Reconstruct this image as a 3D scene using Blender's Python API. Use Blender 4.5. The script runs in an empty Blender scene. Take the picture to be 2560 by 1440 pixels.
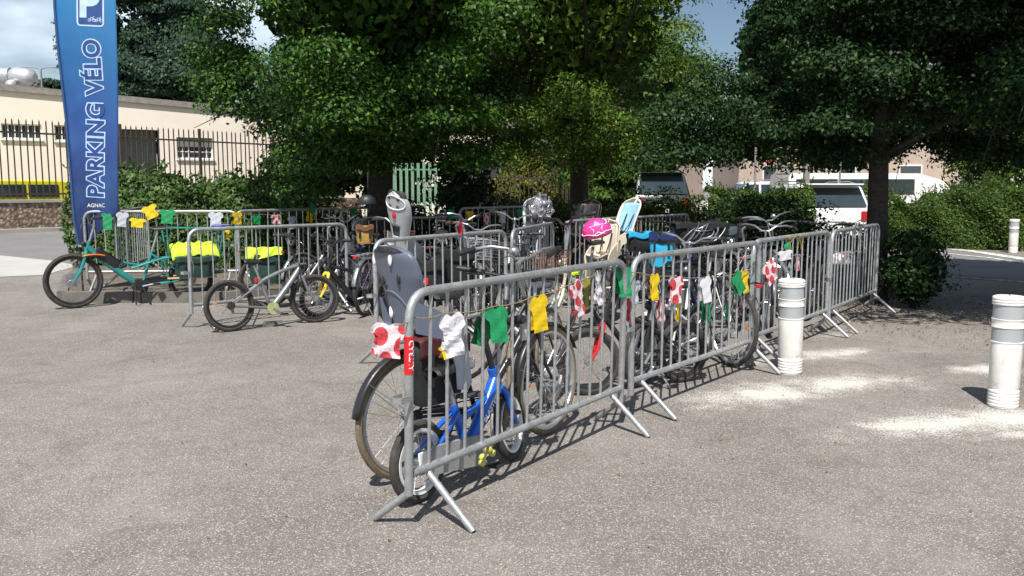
import bpy, math, random
import numpy as np
from mathutils import Vector, Matrix, Euler, Quaternion
R_ = math.radians
random.seed(7)
rng = np.random.default_rng(11)
sc = bpy.context.scene
col = sc.collection

# ---------------------------------------------------------------- camera, sky, sun, exposure
CAM_H, F_PX, PITCH = 1.545, 2150.0, R_(6.73)
cam_d = bpy.data.cameras.new('camera')
cam_d.sensor_width = 36.0
cam_d.lens = 36.0 * F_PX / 2560.0
cam_d.clip_start = 0.05
cam_d.clip_end = 2000
cam = bpy.data.objects.new('camera', cam_d)
col.objects.link(cam)
cam.location = (0, 0, CAM_H)
cam.rotation_euler = (math.pi / 2 - PITCH, 0, 0)
sc.camera = cam

SUN_EL, SUN_AZ = 57.0, 10.0        # light travels towards +Y, turned AZ degrees to +X
world = bpy.data.worlds.new('World')
sc.world = world
world.use_nodes = True
wt = world.node_tree
for n in list(wt.nodes): wt.nodes.remove(n)
w_out = wt.nodes.new('ShaderNodeOutputWorld')
w_bg = wt.nodes.new('ShaderNodeBackground')
w_sky = wt.nodes.new('ShaderNodeTexSky')
w_sky.sky_type = 'NISHITA'
w_sky.sun_disc = False
w_sky.sun_elevation = R_(SUN_EL)
w_sky.sun_rotation = R_(180 + SUN_AZ)
w_sky.air_density = 1.0
w_sky.dust_density = 0.2
w_sky.ozone_density = 2.0
w_bg.inputs['Strength'].default_value = 0.058
# thin white cloud over the blue
w_tc = wt.nodes.new('ShaderNodeTexCoord')
w_map = wt.nodes.new('ShaderNodeMapping')
w_map.inputs['Scale'].default_value = (1.2, 1.2, 3.2)
w_map.inputs['Location'].default_value = (0.35, 0.0, 0.2)
w_n = wt.nodes.new('ShaderNodeTexNoise')
w_n.inputs['Scale'].default_value = 2.1
w_n.inputs['Detail'].default_value = 5
w_n.inputs['Roughness'].default_value = 0.52
w_r = wt.nodes.new('ShaderNodeValToRGB')
w_r.color_ramp.elements[0].position = 0.47
w_r.color_ramp.elements[1].position = 0.74
w_mx = wt.nodes.new('ShaderNodeMix')
w_mx.data_type = 'RGBA'
w_mx.inputs[7].default_value = (17.0, 19.2, 20.6, 1)
wt.links.new(w_tc.outputs['Generated'], w_map.inputs[0])
wt.links.new(w_map.outputs[0], w_n.inputs['Vector'])
wt.links.new(w_n.outputs['Fac'], w_r.inputs[0])
wt.links.new(w_r.outputs[0], w_mx.inputs[0])
wt.links.new(w_sky.outputs[0], w_mx.inputs[6])
wt.links.new(w_mx.outputs[2], w_bg.inputs['Color'])
wt.links.new(w_bg.outputs[0], w_out.inputs[0])

sun_d = bpy.data.lights.new('sun', 'SUN')
sun_d.energy = 5.0
sun_d.angle = R_(0.5)
sun_d.color = (1.0, 0.955, 0.88)
sun = bpy.data.objects.new('sun', sun_d)
col.objects.link(sun)
ld = Vector((math.sin(R_(SUN_AZ)) * math.cos(R_(SUN_EL)), math.cos(R_(SUN_AZ)) * math.cos(R_(SUN_EL)), -math.sin(R_(SUN_EL))))
sun.rotation_euler = ld.to_track_quat('-Z', 'Y').to_euler()
sun.location = (-2, -10, 20)

sc.view_settings.view_transform = 'Standard'
sc.view_settings.look = 'None'
sc.view_settings.exposure = 0.52
sc.view_settings.gamma = 1.0
sc.view_settings.use_curve_mapping = False
sc.render.engine = 'CYCLES'

# ---------------------------------------------------------------- places: a spot of the photograph to a point of the site
CP, SP = math.cos(PITCH), math.sin(PITCH)
def ray(px, py):
    a = (px - 1280) / F_PX; b = -(py - 720) / F_PX
    return Vector((a, CP + b * SP, -SP + b * CP))
def gp(px, py, z=0.0):
    d = ray(px, py); t = (z - CAM_H) / d.z
    return Vector((d.x * t, d.y * t, z))
def dp(px, py, Y):
    d = ray(px, py); t = Y / d.y
    return Vector((d.x * t, Y, CAM_H + d.z * t))
def on_plane(px, py, p0, p1, off=0.0):
    u = Vector((p1[0] - p0[0], p1[1] - p0[1], 0)).normalized(); n = Vector((u.y, -u.x, 0))
    d = ray(px, py); o = Vector((p0[0], p0[1], 0)) + n * off
    t = (o - Vector((0, 0, CAM_H))).dot(n) / d.dot(n)
    q = Vector((0, 0, CAM_H)) + d * t
    return q, (q - o).dot(u)

# ---------------------------------------------------------------- bookkeeping
def tag(o, label=None, cat=None, group=None, kind=None):
    if label: o['label'] = label
    if cat: o['category'] = cat
    if group: o['group'] = group
    if kind: o['kind'] = kind
    return o
def empty(name, loc=(0, 0, 0), rz=0.0, rx=0.0, ry=0.0):
    o = bpy.data.objects.new(name, None); col.objects.link(o)
    o.location = loc; o.rotation_euler = (rx, ry, rz); o.empty_display_size = 0.1
    return o
def link(name, me, parent=None, M=None):
    o = bpy.data.objects.new(name, me); col.objects.link(o)
    if parent is not None: o.parent = parent
    if M is not None: o.matrix_local = M
    return o
def copy_tree(o, parent=None):
    c = o.copy(); col.objects.link(c); c.parent = parent
    for ch in list(o.children): copy_tree(ch, c)
    return c

class MB:
    def __init__(s): s.v = []; s.f = []
    def add(s, vs, fs):
        b = len(s.v); s.v += [tuple(q) for q in vs]; s.f += [tuple(i + b for i in f) for f in fs]; return s
    def box(s, c, d, rot=None):
        x, y, z = d[0] / 2, d[1] / 2, d[2] / 2
        vs = [Vector(q) for q in ((-x,-y,-z),(x,-y,-z),(x,y,-z),(-x,y,-z),(-x,-y,z),(x,-y,z),(x,y,z),(-x,y,z))]
        if rot is not None: vs = [rot @ q for q in vs]
        c = Vector(c)
        return s.add([q + c for q in vs], [(0,3,2,1),(4,5,6,7),(0,1,5,4),(1,2,6,5),(2,3,7,6),(3,0,4,7)])
    def cbox(s, c, d, b=0.01, rot=None):
        # box with chamfered vertical and horizontal edges: stacked rounded outlines
        x, y, z = d[0] / 2, d[1] / 2, d[2] / 2
        b = min(b, x * .9, y * .9, z * .9)
        def ring(ix, zz):
            return [Vector(q) for q in ((-x+ix+b*.6,-y+ix,zz),(x-ix-b*.6,-y+ix,zz),(x-ix,-y+ix+b*.6,zz),(x-ix,y-ix-b*.6,zz),(x-ix-b*.6,y-ix,zz),(-x+ix+b*.6,y-ix,zz),(-x+ix,y-ix-b*.6,zz),(-x+ix,-y+ix+b*.6,zz))]
        rs = [ring(b*.7, -z), ring(0, -z+b*.7), ring(0, z-b*.7), ring(b*.7, z)]
        vs = [q for r in rs for q in r]
        if rot is not None: vs = [rot @ q for q in vs]
        c = Vector(c); fs = [tuple(range(7, -1, -1)), tuple(range(24, 32))]
        for k in range(3):
            for i in range(8):
                j = (i + 1) % 8
                fs.append((k*8+i, k*8+j, k*8+8+j, k*8+8+i))
        return s.add([q + c for q in vs], fs)
    def tube(s, pts, r, n=8, caps=True, closed=False, flat=None):
        pts = [Vector(p) for p in pts]; m = len(pts)
        rr = r if isinstance(r, (list, tuple)) else [r] * m
        tan = []
        for i in range(m):
            if closed: t = pts[(i + 1) % m] - pts[i - 1]
            else: t = pts[min(i + 1, m - 1)] - pts[max(i - 1, 0)]
            tan.append(t.normalized() if t.length > 1e-9 else Vector((0, 0, 1)))
        up = Vector((0, 0, 1)) if abs(tan[0].z) < .9 else Vector((1, 0, 0))
        nx = tan[0].cross(up).normalized(); vs = []
        for i in range(m):
            if i: nx = (nx - tan[i] * nx.dot(tan[i])).normalized()
            ny = tan[i].cross(nx)
            fl = flat if flat else (1, 1)
            for k in range(n):
                a = 2 * math.pi * k / n
                vs.append(pts[i] + nx * (math.cos(a) * rr[i] * fl[0]) + ny * (math.sin(a) * rr[i] * fl[1]))
        fs = []
        for i in range(m if closed else m - 1):
            j = (i + 1) % m
            for k in range(n):
                l = (k + 1) % n
                fs.append((i*n+k, i*n+l, j*n+l, j*n+k))
        if caps and not closed:
            fs.append(tuple(range(n - 1, -1, -1))); fs.append(tuple((m-1)*n + k for k in range(n)))
        return s.add(vs, fs)
    def lathe(s, prof, n=24, c=(0, 0, 0), axis='z'):
        vs = []; c = Vector(c)
        for (r, z) in prof:
            for k in range(n):
                a = 2 * math.pi * k / n
                p = (r * math.cos(a), r * math.sin(a), z)
                if axis == 'y': p = (p[0], p[2], p[1])
                if axis == 'x': p = (p[2], p[0], p[1])
                vs.append(Vector(p) + c)
        fs = []
        for i in range(len(prof) - 1):
            for k in range(n):
                l = (k + 1) % n; fs.append((i*n+k, i*n+l, (i+1)*n+l, (i+1)*n+k))
        fs.append(tuple(range(n - 1, -1, -1))); fs.append(tuple((len(prof)-1)*n + k for k in range(n)))
        return s.add(vs, fs)
    def plate(s, outline, th, fn):
        # outline of 2D points extruded by th; fn(u, v, w) -> 3D
        n = len(outline)
        vs = [fn(u, v, -th/2) for u, v in outline] + [fn(u, v, th/2) for u, v in outline]
        fs = [tuple(range(n - 1, -1, -1)), tuple(range(n, 2*n))]
        for i in range(n):
            j = (i + 1) % n; fs.append((i, j, n+j, n+i))
        return s.add(vs, fs)
    def grid(s, nu, nv, fn):
        vs = [fn(i / nu, j / nv) for j in range(nv + 1) for i in range(nu + 1)]
        fs = [(j*(nu+1)+i, j*(nu+1)+i+1, (j+1)*(nu+1)+i+1, (j+1)*(nu+1)+i) for j in range(nv) for i in range(nu)]
        return s.add(vs, fs)
    def ball(s, c, r, n=10, m=7, sc_=(1, 1, 1)):
        c = Vector(c); vs = []
        for j in range(m + 1):
            t = math.pi * (j + .02) / (m + .04)
            for i in range(n):
                a = 2 * math.pi * i / n
                vs.append(c + Vector((math.sin(t)*math.cos(a)*r*sc_[0], math.sin(t)*math.sin(a)*r*sc_[1], math.cos(t)*r*sc_[2])))
        fs = []
        for j in range(m):
            for i in range(n):
                k = (i + 1) % n; fs.append((j*n+i, (j+1)*n+i, (j+1)*n+k, j*n+k))
        fs.append(tuple(range(n))); fs.append(tuple(m*n + i for i in range(n - 1, -1, -1)))
        return s.add(vs, fs)
    def mesh(s, name, mat, smooth=True):
        me = bpy.data.meshes.new(name); me.from_pydata(s.v, [], s.f)
        if mat is not None: me.materials.append(mat)
        if smooth:
            me.polygons.foreach_set('use_smooth', [len(p.vertices) <= 4 for p in me.polygons])
            try: me.set_sharp_from_angle(angle=R_(38))
            except Exception: pass
        me.update()
        return me
    def build(s, name, mat, parent=None, M=None, smooth=True):
        return link(name, s.mesh(name, mat, smooth), parent, M)

def bez(p0, p1, p2, n=6):
    p0, p1, p2 = Vector(p0), Vector(p1), Vector(p2)
    return [(1-t)**2*p0 + 2*t*(1-t)*p1 + t*t*p2 for t in [i / n for i in range(n + 1)]]
def arc(c, r, a0, a1, n=16, y=0.0):
    return [Vector((c[0] + r*math.cos(R_(a0 + (a1-a0)*i/n)), y, c[1] + r*math.sin(R_(a0 + (a1-a0)*i/n)))) for i in range(n + 1)]

# ---------------------------------------------------------------- materials
MATS = {}
class NT:
    def __init__(s, mat):
        mat.use_nodes = True; s.t = mat.node_tree; s.b = s.t.nodes['Principled BSDF']; s.out = s.t.nodes['Material Output']
    def n(s, typ, **kw):
        nd = s.t.nodes.new(typ)
        for k, v in kw.items():
            if k in nd.inputs: s.set(nd.inputs[k], v)
            else: setattr(nd, k, v)
        return nd
    def set(s, inp, v):
        if isinstance(v, bpy.types.NodeSocket): s.t.links.new(v, inp)
        else: inp.default_value = v
    def math(s, op, a, b=0.0, c=0.0, clamp=False):
        nd = s.t.nodes.new('ShaderNodeMath'); nd.operation = op; nd.use_clamp = clamp
        s.set(nd.inputs[0], a); s.set(nd.inputs[1], b); s.set(nd.inputs[2], c); return nd.outputs[0]
    def mix(s, f, a, b):
        nd = s.t.nodes.new('ShaderNodeMix'); nd.data_type = 'RGBA'
        s.set(nd.inputs[0], f); s.set(nd.inputs[6], a); s.set(nd.inputs[7], b); return nd.outputs[2]
    def ramp(s, f, *stops):
        nd = s.t.nodes.new('ShaderNodeValToRGB'); e = nd.color_ramp.elements
        while len(e) < len(stops): e.new(.5)
        for i, (p, c) in enumerate(stops):
            e[i].position = p; e[i].color = (c, c, c, 1) if not isinstance(c, tuple) else c
        s.set(nd.inputs[0], f); return nd.outputs[0]
    def noise(s, scale, detail=3, rough=.5, vec=None, dist=0.0):
        nd = s.t.nodes.new('ShaderNodeTexNoise'); nd.inputs['Scale'].default_value = scale
        nd.inputs['Detail'].default_value = detail; nd.inputs['Roughness'].default_value = rough; nd.inputs['Distortion'].default_value = dist
        s.t.links.new(vec if vec is not None else s.obj(), nd.inputs['Vector']); return nd.outputs['Fac']
    def obj(s):
        if not hasattr(s, '_o'): s._o = s.t.nodes.new('ShaderNodeTexCoord').outputs['Object']
        return s._o
    def bump(s, h, strength=.3, dist=.01):
        nd = s.t.nodes.new('ShaderNodeBump'); nd.inputs['Strength'].default_value = strength; nd.inputs['Distance'].default_value = dist
        s.t.links.new(h, nd.inputs['Height']); s.t.links.new(nd.outputs[0], s.b.inputs['Normal'])
def c4(c): return (c[0], c[1], c[2], 1.0)
def mat(name, c, rough=.5, metal=0.0, var=.18, vs=14.0, bump=0.0, bs=60.0, spec=.5, c2=None, coat=0.0):
    if name in MATS: return MATS[name]
    m = bpy.data.materials.new(name); MATS[name] = m; t = NT(m)
    c2 = c2 if c2 else tuple(x * (1 - var * 2) for x in c)
    f = t.ramp(t.noise(vs, 4, .6), (.3, 0.0), (.7, 1.0))
    t.set(t.b.inputs['Base Color'], t.mix(f, c4(c2), c4(c)))
    t.b.inputs['Roughness'].default_value = rough
    t.b.inputs['Metallic'].default_value = metal
    t.b.inputs['Specular IOR Level'].default_value = spec
    if coat: t.b.inputs['Coat Weight'].default_value = coat
    if bump: t.bump(t.noise(bs, 4, .6), bump, .004)
    return m

def galvanised():
    m = bpy.data.materials.new('galvanised_steel'); t = NT(m)
    v = t.n('ShaderNodeTexVoronoi', Scale=55.0); t.t.links.new(t.obj(), v.inputs['Vector'])
    a = t.noise(16, 5, .65); b = t.noise(110, 3, .6)
    base = t.mix(t.ramp(a, (.35, 0.0), (.65, 1.0)), (.25, .265, .28, 1), (.40, .42, .43, 1))
    base = t.mix(t.math('MULTIPLY', v.outputs['Distance'], .5), base, (.56, .57, .58, 1))
    base = t.mix(t.ramp(b, (.64, 0.0), (.72, .8)), base, (.16, .14, .12, 1))
    rn = t.n('ShaderNodeObjectInfo').outputs['Random']
    base = t.mix(t.math('MULTIPLY', rn, .35), base, (.24, .235, .22, 1))
    ru = t.noise(7, 5, .7); base = t.mix(t.ramp(ru, (.64, 0.0), (.76, .55)), base, (.20, .12, .07, 1))
    t.set(t.b.inputs['Base Color'], base)
    t.b.inputs['Metallic'].default_value = .55
    t.set(t.b.inputs['Roughness'], t.ramp(a, (.3, .38), (.7, .58)))
    t.bump(b, .25, .002)
    return m
GALV = galvanised()

def leaf_mat(name, dark, light, yellow=(.16, .20, .03), trans=.3):
    m = bpy.data.materials.new(name); t = NT(m)
    a = t.n('ShaderNodeAttribute', attribute_name='tone').outputs['Fac']
    c = t.mix(a, c4(dark), c4(light))
    c = t.mix(t.ramp(a, (.86, 0.0), (.97, .75)), c, c4(yellow))
    t.set(t.b.inputs['Base Color'], c)
    t.b.inputs['Roughness'].default_value = .48
    t.b.inputs['Specular IOR Level'].default_value = .18
    tr = t.n('ShaderNodeBsdfTranslucent'); t.set(tr.inputs['Color'], c)
    mx = t.n('ShaderNodeMixShader'); mx.inputs[0].default_value = trans
    t.t.links.new(t.b.outputs[0], mx.inputs[1]); t.t.links.new(tr.outputs[0], mx.inputs[2])
    t.t.links.new(mx.outputs[0], t.out.inputs[0])
    return m
LEAF_LIME = leaf_mat('linden_leaf', (.009, .030, .006), (.070, .165, .020), (.13, .21, .03), .2)
LEAF_ELM = leaf_mat('light_tree_leaf', (.035, .075, .012), (.17, .27, .04), (.30, .37, .07), .35)
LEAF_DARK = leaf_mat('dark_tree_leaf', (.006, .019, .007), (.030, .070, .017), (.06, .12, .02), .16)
LEAF_HEDGE = leaf_mat('hedge_leaf', (.03, .07, .02), (.11, .18, .045), (.18, .24, .07), .2)
LEAF_SHRUB = leaf_mat('shrub_leaf', (.022, .055, .012), (.10, .17, .025), (.22, .24, .04), .3)
LEAF_FAR = leaf_mat('far_leaf', (.02, .045, .03), (.055, .10, .055), (.09, .13, .06), .2)
LEAF_YEL = leaf_mat('yellow_bush_leaf', (.07, .085, .015), (.19, .19, .03), (.3, .26, .04), .3)
BARK = mat('bark', (.055, .046, .036), .9, 0, .35, 22, .7, 40)

def ground_mat():
    m = bpy.data.materials.new('worn_plaza_asphalt'); t = NT(m); P = t.obj()
    big = t.noise(.55, 4, .6); mid = t.noise(5.0, 5, .7)
    c = t.mix(t.ramp(big, (.35, 0.0), (.68, 1.0)), (.146, .131, .120, 1), (.222, .202, .188, 1))
    c = t.mix(t.math('MULTIPLY', t.ramp(mid, (.4, 0.0), (.75, 1.0)), .45), c, (.092, .079, .066, 1))
    v = t.n('ShaderNodeTexVoronoi', Scale=165.0); t.t.links.new(P, v.inputs['Vector'])
    sep = t.n('ShaderNodeSeparateColor'); t.t.links.new(v.outputs['Color'], sep.inputs[0])
    chip = t.math('LESS_THAN', v.outputs['Distance'], .42)
    light = t.math('MULTIPLY', t.math('GREATER_THAN', sep.outputs[0], .62), chip)
    darkc = t.math('MULTIPLY', t.math('LESS_THAN', sep.outputs[0], .30), chip)
    warm = t.mix(sep.outputs[1], (.50, .44, .38, 1), (.42, .40, .38, 1))
    c = t.mix(t.math('MULTIPLY', light, .72), c, warm)
    c = t.mix(t.math('MULTIPLY', darkc, .8), c, (.045, .04, .035, 1))
    v2 = t.n('ShaderNodeTexVoronoi', Scale=80.0); t.t.links.new(P, v2.inputs['Vector'])
    sep2 = t.n('ShaderNodeSeparateColor'); t.t.links.new(v2.outputs['Color'], sep2.inputs[0])
    l2 = t.math('MULTIPLY', t.math('GREATER_THAN', sep2.outputs[2], .86), t.math('LESS_THAN', v2.outputs['Distance'], .34))
    c = t.mix(t.math('MULTIPLY', l2, .55), c, (.56, .52, .46, 1))
    # hairline cracks and old stains
    st = t.noise(1.7, 6, .7, dist=.6)
    c = t.mix(t.ramp(st, (.56, 0.0), (.72, .5)), c, (.085, .07, .055, 1))
    lt = t.noise(.9, 5, .65, dist=.3); c = t.mix(t.ramp(lt, (.54, 0.0), (.72, .38)), c, (.30, .28, .255, 1))
    # worn white paint round the bollards
    sx = t.n('ShaderNodeSeparateXYZ'); t.t.links.new(P, sx.inputs[0])
    tot = None
    pn = t.noise(2.6, 7, .72)
    for (x0, y0, rx, ry, k, ang) in PAINT:
        ca, sa = math.cos(ang), math.sin(ang)
        dx = t.math('SUBTRACT', sx.outputs[0], x0); dy = t.math('SUBTRACT', sx.outputs[1], y0)
        u = t.math('ADD', t.math('MULTIPLY', dx, ca / rx), t.math('MULTIPLY', dy, sa / rx))
        w = t.math('ADD', t.math('MULTIPLY', dx, -sa / ry), t.math('MULTIPLY', dy, ca / ry))
        d = t.math('SQRT', t.math('ADD', t.math('MULTIPLY', u, u), t.math('MULTIPLY', w, w)))
        d = t.math('ADD', d, t.math('MULTIPLY', t.math('SUBTRACT', pn, .5), 2.6))
        mk = t.math('MULTIPLY', t.math('SUBTRACT', 1.12, d, 0, True), k)
        tot = mk if tot is None else t.math('MAXIMUM', tot, mk)
    grit = t.noise(75, 3, .7)
    msk = t.ramp(t.math('ADD', tot, t.math('MULTIPLY', t.math('SUBTRACT', grit, .5), 3.6)), (.42, 0.0), (.95, .9))
    msk = t.math('MULTIPLY', msk, t.ramp(tot, (0.02, 0.0), (.15, 1.0)))
    c = t.mix(msk, c, (.60, .58, .54, 1))
    t.set(t.b.inputs['Base Color'], c)
    t.b.inputs['Roughness'].default_value = .85
    t.bump(t.math('ADD', v.outputs['Distance'], t.math('MULTIPLY', mid, .6)), .45, .004)
    return m
PAINT = []
for (px, py, rx, ry, k, an) in ((1900, 985, .85, .40, 1.0, .42), (2120, 958, .80, .38, .95, .3), (2070, 885, .70, .34, .95, .3), (1890, 905, .4, .2, .7, .5),
                                (2330, 1062, .85, .34, 1.0, .25), (2520, 1045, .65, .38, 1.0, .2), (2470, 922, .40, .30, 1.0, .3),
                                (2560, 1085, .5, .12, .8, .2), (2260, 880, .5, .10, .45, .2), (2090, 838, .5, .16, .5, .5), (1740, 965, .25, .1, .4, .7)):
    q = gp(px, py); PAINT.append((q.x, q.y, rx, ry, k, an))
GROUND = ground_mat()

def asphalt(name, a, b, sp=.5):
    m = bpy.data.materials.new(name); t = NT(m)
    c = t.mix(t.ramp(t.noise(.8, 5, .6), (.3, 0.0), (.7, 1.0)), c4(a), c4(b))
    c = t.mix(t.math('MULTIPLY', t.ramp(t.noise(160, 2, .5), (.55, 0.0), (.7, 1.0)), sp), c, (.42, .41, .4, 1))
    t.set(t.b.inputs['Base Color'], c); t.b.inputs['Roughness'].default_value = .88
    t.bump(t.noise(120, 2, .5), .3, .004)
    return m
ROAD = asphalt('road_asphalt', (.13, .127, .13), (.175, .17, .17))
CONC = asphalt('pale_concrete', (.36, .345, .33), (.44, .425, .41), .3)
KERB = asphalt('kerb_stone', (.30, .29, .27), (.40, .385, .36), .3)
EARTH = mat('leaf_litter_earth', (.12, .085, .055), .95, 0, .35, 9, .8, 30)

# ---------------------------------------------------------------- leaves
def leaf_mesh(name, P, Nn, S, matr, aspect=.55, droop=.35, tone_bias=0.0):
    n = len(P)
    Nn = Nn / (np.linalg.norm(Nn, axis=1, keepdims=True) + 1e-9)
    rnd = rng.normal(size=(n, 3)); rnd[:, 2] -= droop
    D = rnd - Nn * np.sum(rnd * Nn, axis=1, keepdims=True)
    D /= (np.linalg.norm(D, axis=1, keepdims=True) + 1e-9)
    Sd = np.cross(Nn, D)
    L = S[:, None]; W = L * aspect * .5
    a = P - D * L * .5; b = P + Sd * W + Nn * L * .07 - D * L * .05; c = P + D * L * .5 - Nn * L * .06; d = P - Sd * W + Nn * L * .07 - D * L * .05
    V = np.stack([a, b, c, d], axis=1).reshape(-1, 3).astype(np.float32)
    me = bpy.data.meshes.new(name)
    me.vertices.add(n * 4); me.vertices.foreach_set('co', V.ravel())
    me.loops.add(n * 4); me.loops.foreach_set('vertex_index', np.arange(n * 4, dtype=np.int32))
    me.polygons.add(n); me.polygons.foreach_set('loop_start', np.arange(0, n * 4, 4, dtype=np.int32))
    me.polygons.foreach_set('loop_total', np.full(n, 4, dtype=np.int32))
    at = me.attributes.new('tone', 'FLOAT', 'FACE')
    tn = np.clip(rng.random(n) * .9 + rng.normal(size=n) * .1 + tone_bias, 0, 1).astype(np.float32)
    at.data.foreach_set('value', tn)
    me.materials.append(matr); me.update(calc_edges=True); me.validate()
    return me
def unit(n):
    d = rng.normal(size=(n, 3)); return d / np.linalg.norm(d, axis=1, keepdims=True)
def blob_leaves(C, Rb, per, size, zcut=99.0, squash=.62, upbias=.42):
    """leaves in the outer shell of each blob; blobs above zcut get fewer, larger leaves"""
    P, N, S = [], [], []
    for c, r in zip(C, Rb):
        k = 1.0
        if c[2] > zcut: k = 2.3
        n = int(per * (r / .5) ** 2 / (k * k))
        d = unit(n); d[:, 2] = np.abs(d[:, 2]) * .9 - .25 * rng.random(n) - .08
        rad = r * (rng.random(n) ** .35) * 1.05
        p = d * rad[:, None]; p[:, 2] *= squash
        p += rng.normal(size=(n, 3)) * r * .09
        P.append(p + c)
        nn = d * .8 + rng.normal(size=(n, 3)) * .50; nn[:, 2] += upbias; nn[:, 1] -= .12
        N.append(nn); S.append(size * k * rng.uniform(.65, 1.3, n))
    return np.concatenate(P), np.concatenate(N), np.concatenate(S)

def make_tree(name, label, group, base, trunk_r, crown_c, crown_r, nblob, per, size, lm, lean=(0, 0), zcut=5.0, fork=2.0, seed=1, blob=(.38, .72), inner=6000, aspect=.55, extra=None, cat='tree', low=-1.0, squash=.62, skip=None, bulk=.8, nmac=0, taper=0.0, spread=.46, roof=0, tier=0):
    global rng
    rng = np.random.default_rng(seed)
    rt = empty(name, base); tag(rt, label, cat, group)
    bx, by, bz = base
    cc = np.array(crown_c) - np.array(base)
    cr = np.array(crown_r)
    d = unit(nblob * 3); d = d[d[:, 2] > low][:nblob]
    rad = .62 + .38 * rng.random(len(d)) ** .6
    def tap(dd): return np.stack([1 - taper*np.clip(-dd[:, 2], 0, 1)]*2 + [np.ones(len(dd))], 1)
    C = cc + d * cr * rad[:, None] * (1 + rng.normal(size=(len(d), 1)) * .05) * tap(d)
    if nmac:
        dm = unit(nmac * 3); dm = dm[dm[:, 2] > low][:nmac]
        Mc = cc + dm * cr * (.72 + .30 * rng.random(len(dm)))[:, None] * tap(dm)
        which = rng.integers(0, len(Mc), nblob); off = rng.normal(size=(nblob, 3)) * np.array([spread, spread, spread * .62])
        off[:, 2] -= .30 * (np.hypot(off[:, 0], off[:, 1]) ** 2) / spread
        C = Mc[which] + off; d = dm[which]
    if extra is not None: C = np.concatenate([C, np.array(extra) - np.array(base)])
    if skip is not None: C = np.array([q for q in C if not skip(q + np.array(base))])
    Rb = rng.uniform(blob[0], blob[1], len(C))
    P, N, S = blob_leaves(C, Rb, per, size, zcut - bz, squash)
    if roof:  # oversized leaves added high in the crown to thicken its shade
        dr = unit(roof); dr[:, 2] = np.abs(dr[:, 2]); Pr = cc + dr * cr * (.55 + .40 * rng.random(roof))[:, None]; Pr = Pr[Pr[:, 2] + bz > 4.75]
        P = np.concatenate([P, Pr]); N = np.concatenate([N, rng.normal(size=Pr.shape) + np.array([0, 0, 1.2])]); S = np.concatenate([S, rng.uniform(2.0, 3.6, len(Pr)) * size])
    if inner:
        di = unit(inner); Pi = cc + di * cr * (rng.random(inner) ** .45)[:, None] * bulk * tap(di)
        if skip is not None:
            keep = np.array([not skip(q + np.array(base)) for q in Pi]); Pi = Pi[keep]; di = di[keep]
        P = np.concatenate([P, Pi]); N = np.concatenate([N, di + rng.normal(size=di.shape)]); S = np.concatenate([S, rng.uniform(1.6, 3.2, len(Pi)) * size])
    link('crown', leaf_mesh('crown', P, N, S, lm, aspect), rt)
    # trunk, then limbs to a choice of clumps
    tb = MB(); top = Vector((lean[0], lean[1], fork))
    pts = [Vector((0, 0, -.1)), Vector((lean[0]*.2, lean[1]*.2, fork*.3)), Vector((lean[0]*.6, lean[1]*.6, fork*.7)), top]
    tb.tube(pts, [trunk_r*1.35, trunk_r*1.03, trunk_r*.95, trunk_r*.9], 14)
    lead = [top, top + Vector((.1, .05, cr[2]*.5)), Vector(tuple(cc)) + Vector((0, 0, cr[2]*.35))]
    tb.tube(lead, [trunk_r*.88, trunk_r*.5, .03], 10)
    tb.build('trunk', BARK, rt)
    lb = MB(); idx = rng.permutation(min(len(C), nblob))[:18]
    for i in idx:
        e = Vector(tuple(C[i])); s0 = top + Vector((0, 0, rng.uniform(-.25, cr[2]*.5)))
        mid = (s0 + e) / 2 + Vector((0, 0, .25)) + Vector(tuple(rng.normal(size=3) * .15))
        q = bez(s0, mid, e, 5)
        lb.tube(q, [trunk_r*.26*(1-k/6)+.006 for k in range(6)], 6)
    for i in rng.permutation(len(C))[:90]:
        e = Vector(tuple(C[i])); dd = Vector(tuple(d[i % len(d)])) * rng.uniform(.3, .6) + Vector((0, 0, -.1))
        lb.tube([e - dd*.5, e + dd*.3, e + dd + Vector((0, 0, -.08))], [.011, .008, .004], 4)
    lb.build('limbs', BARK, rt)
    return rt

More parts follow.
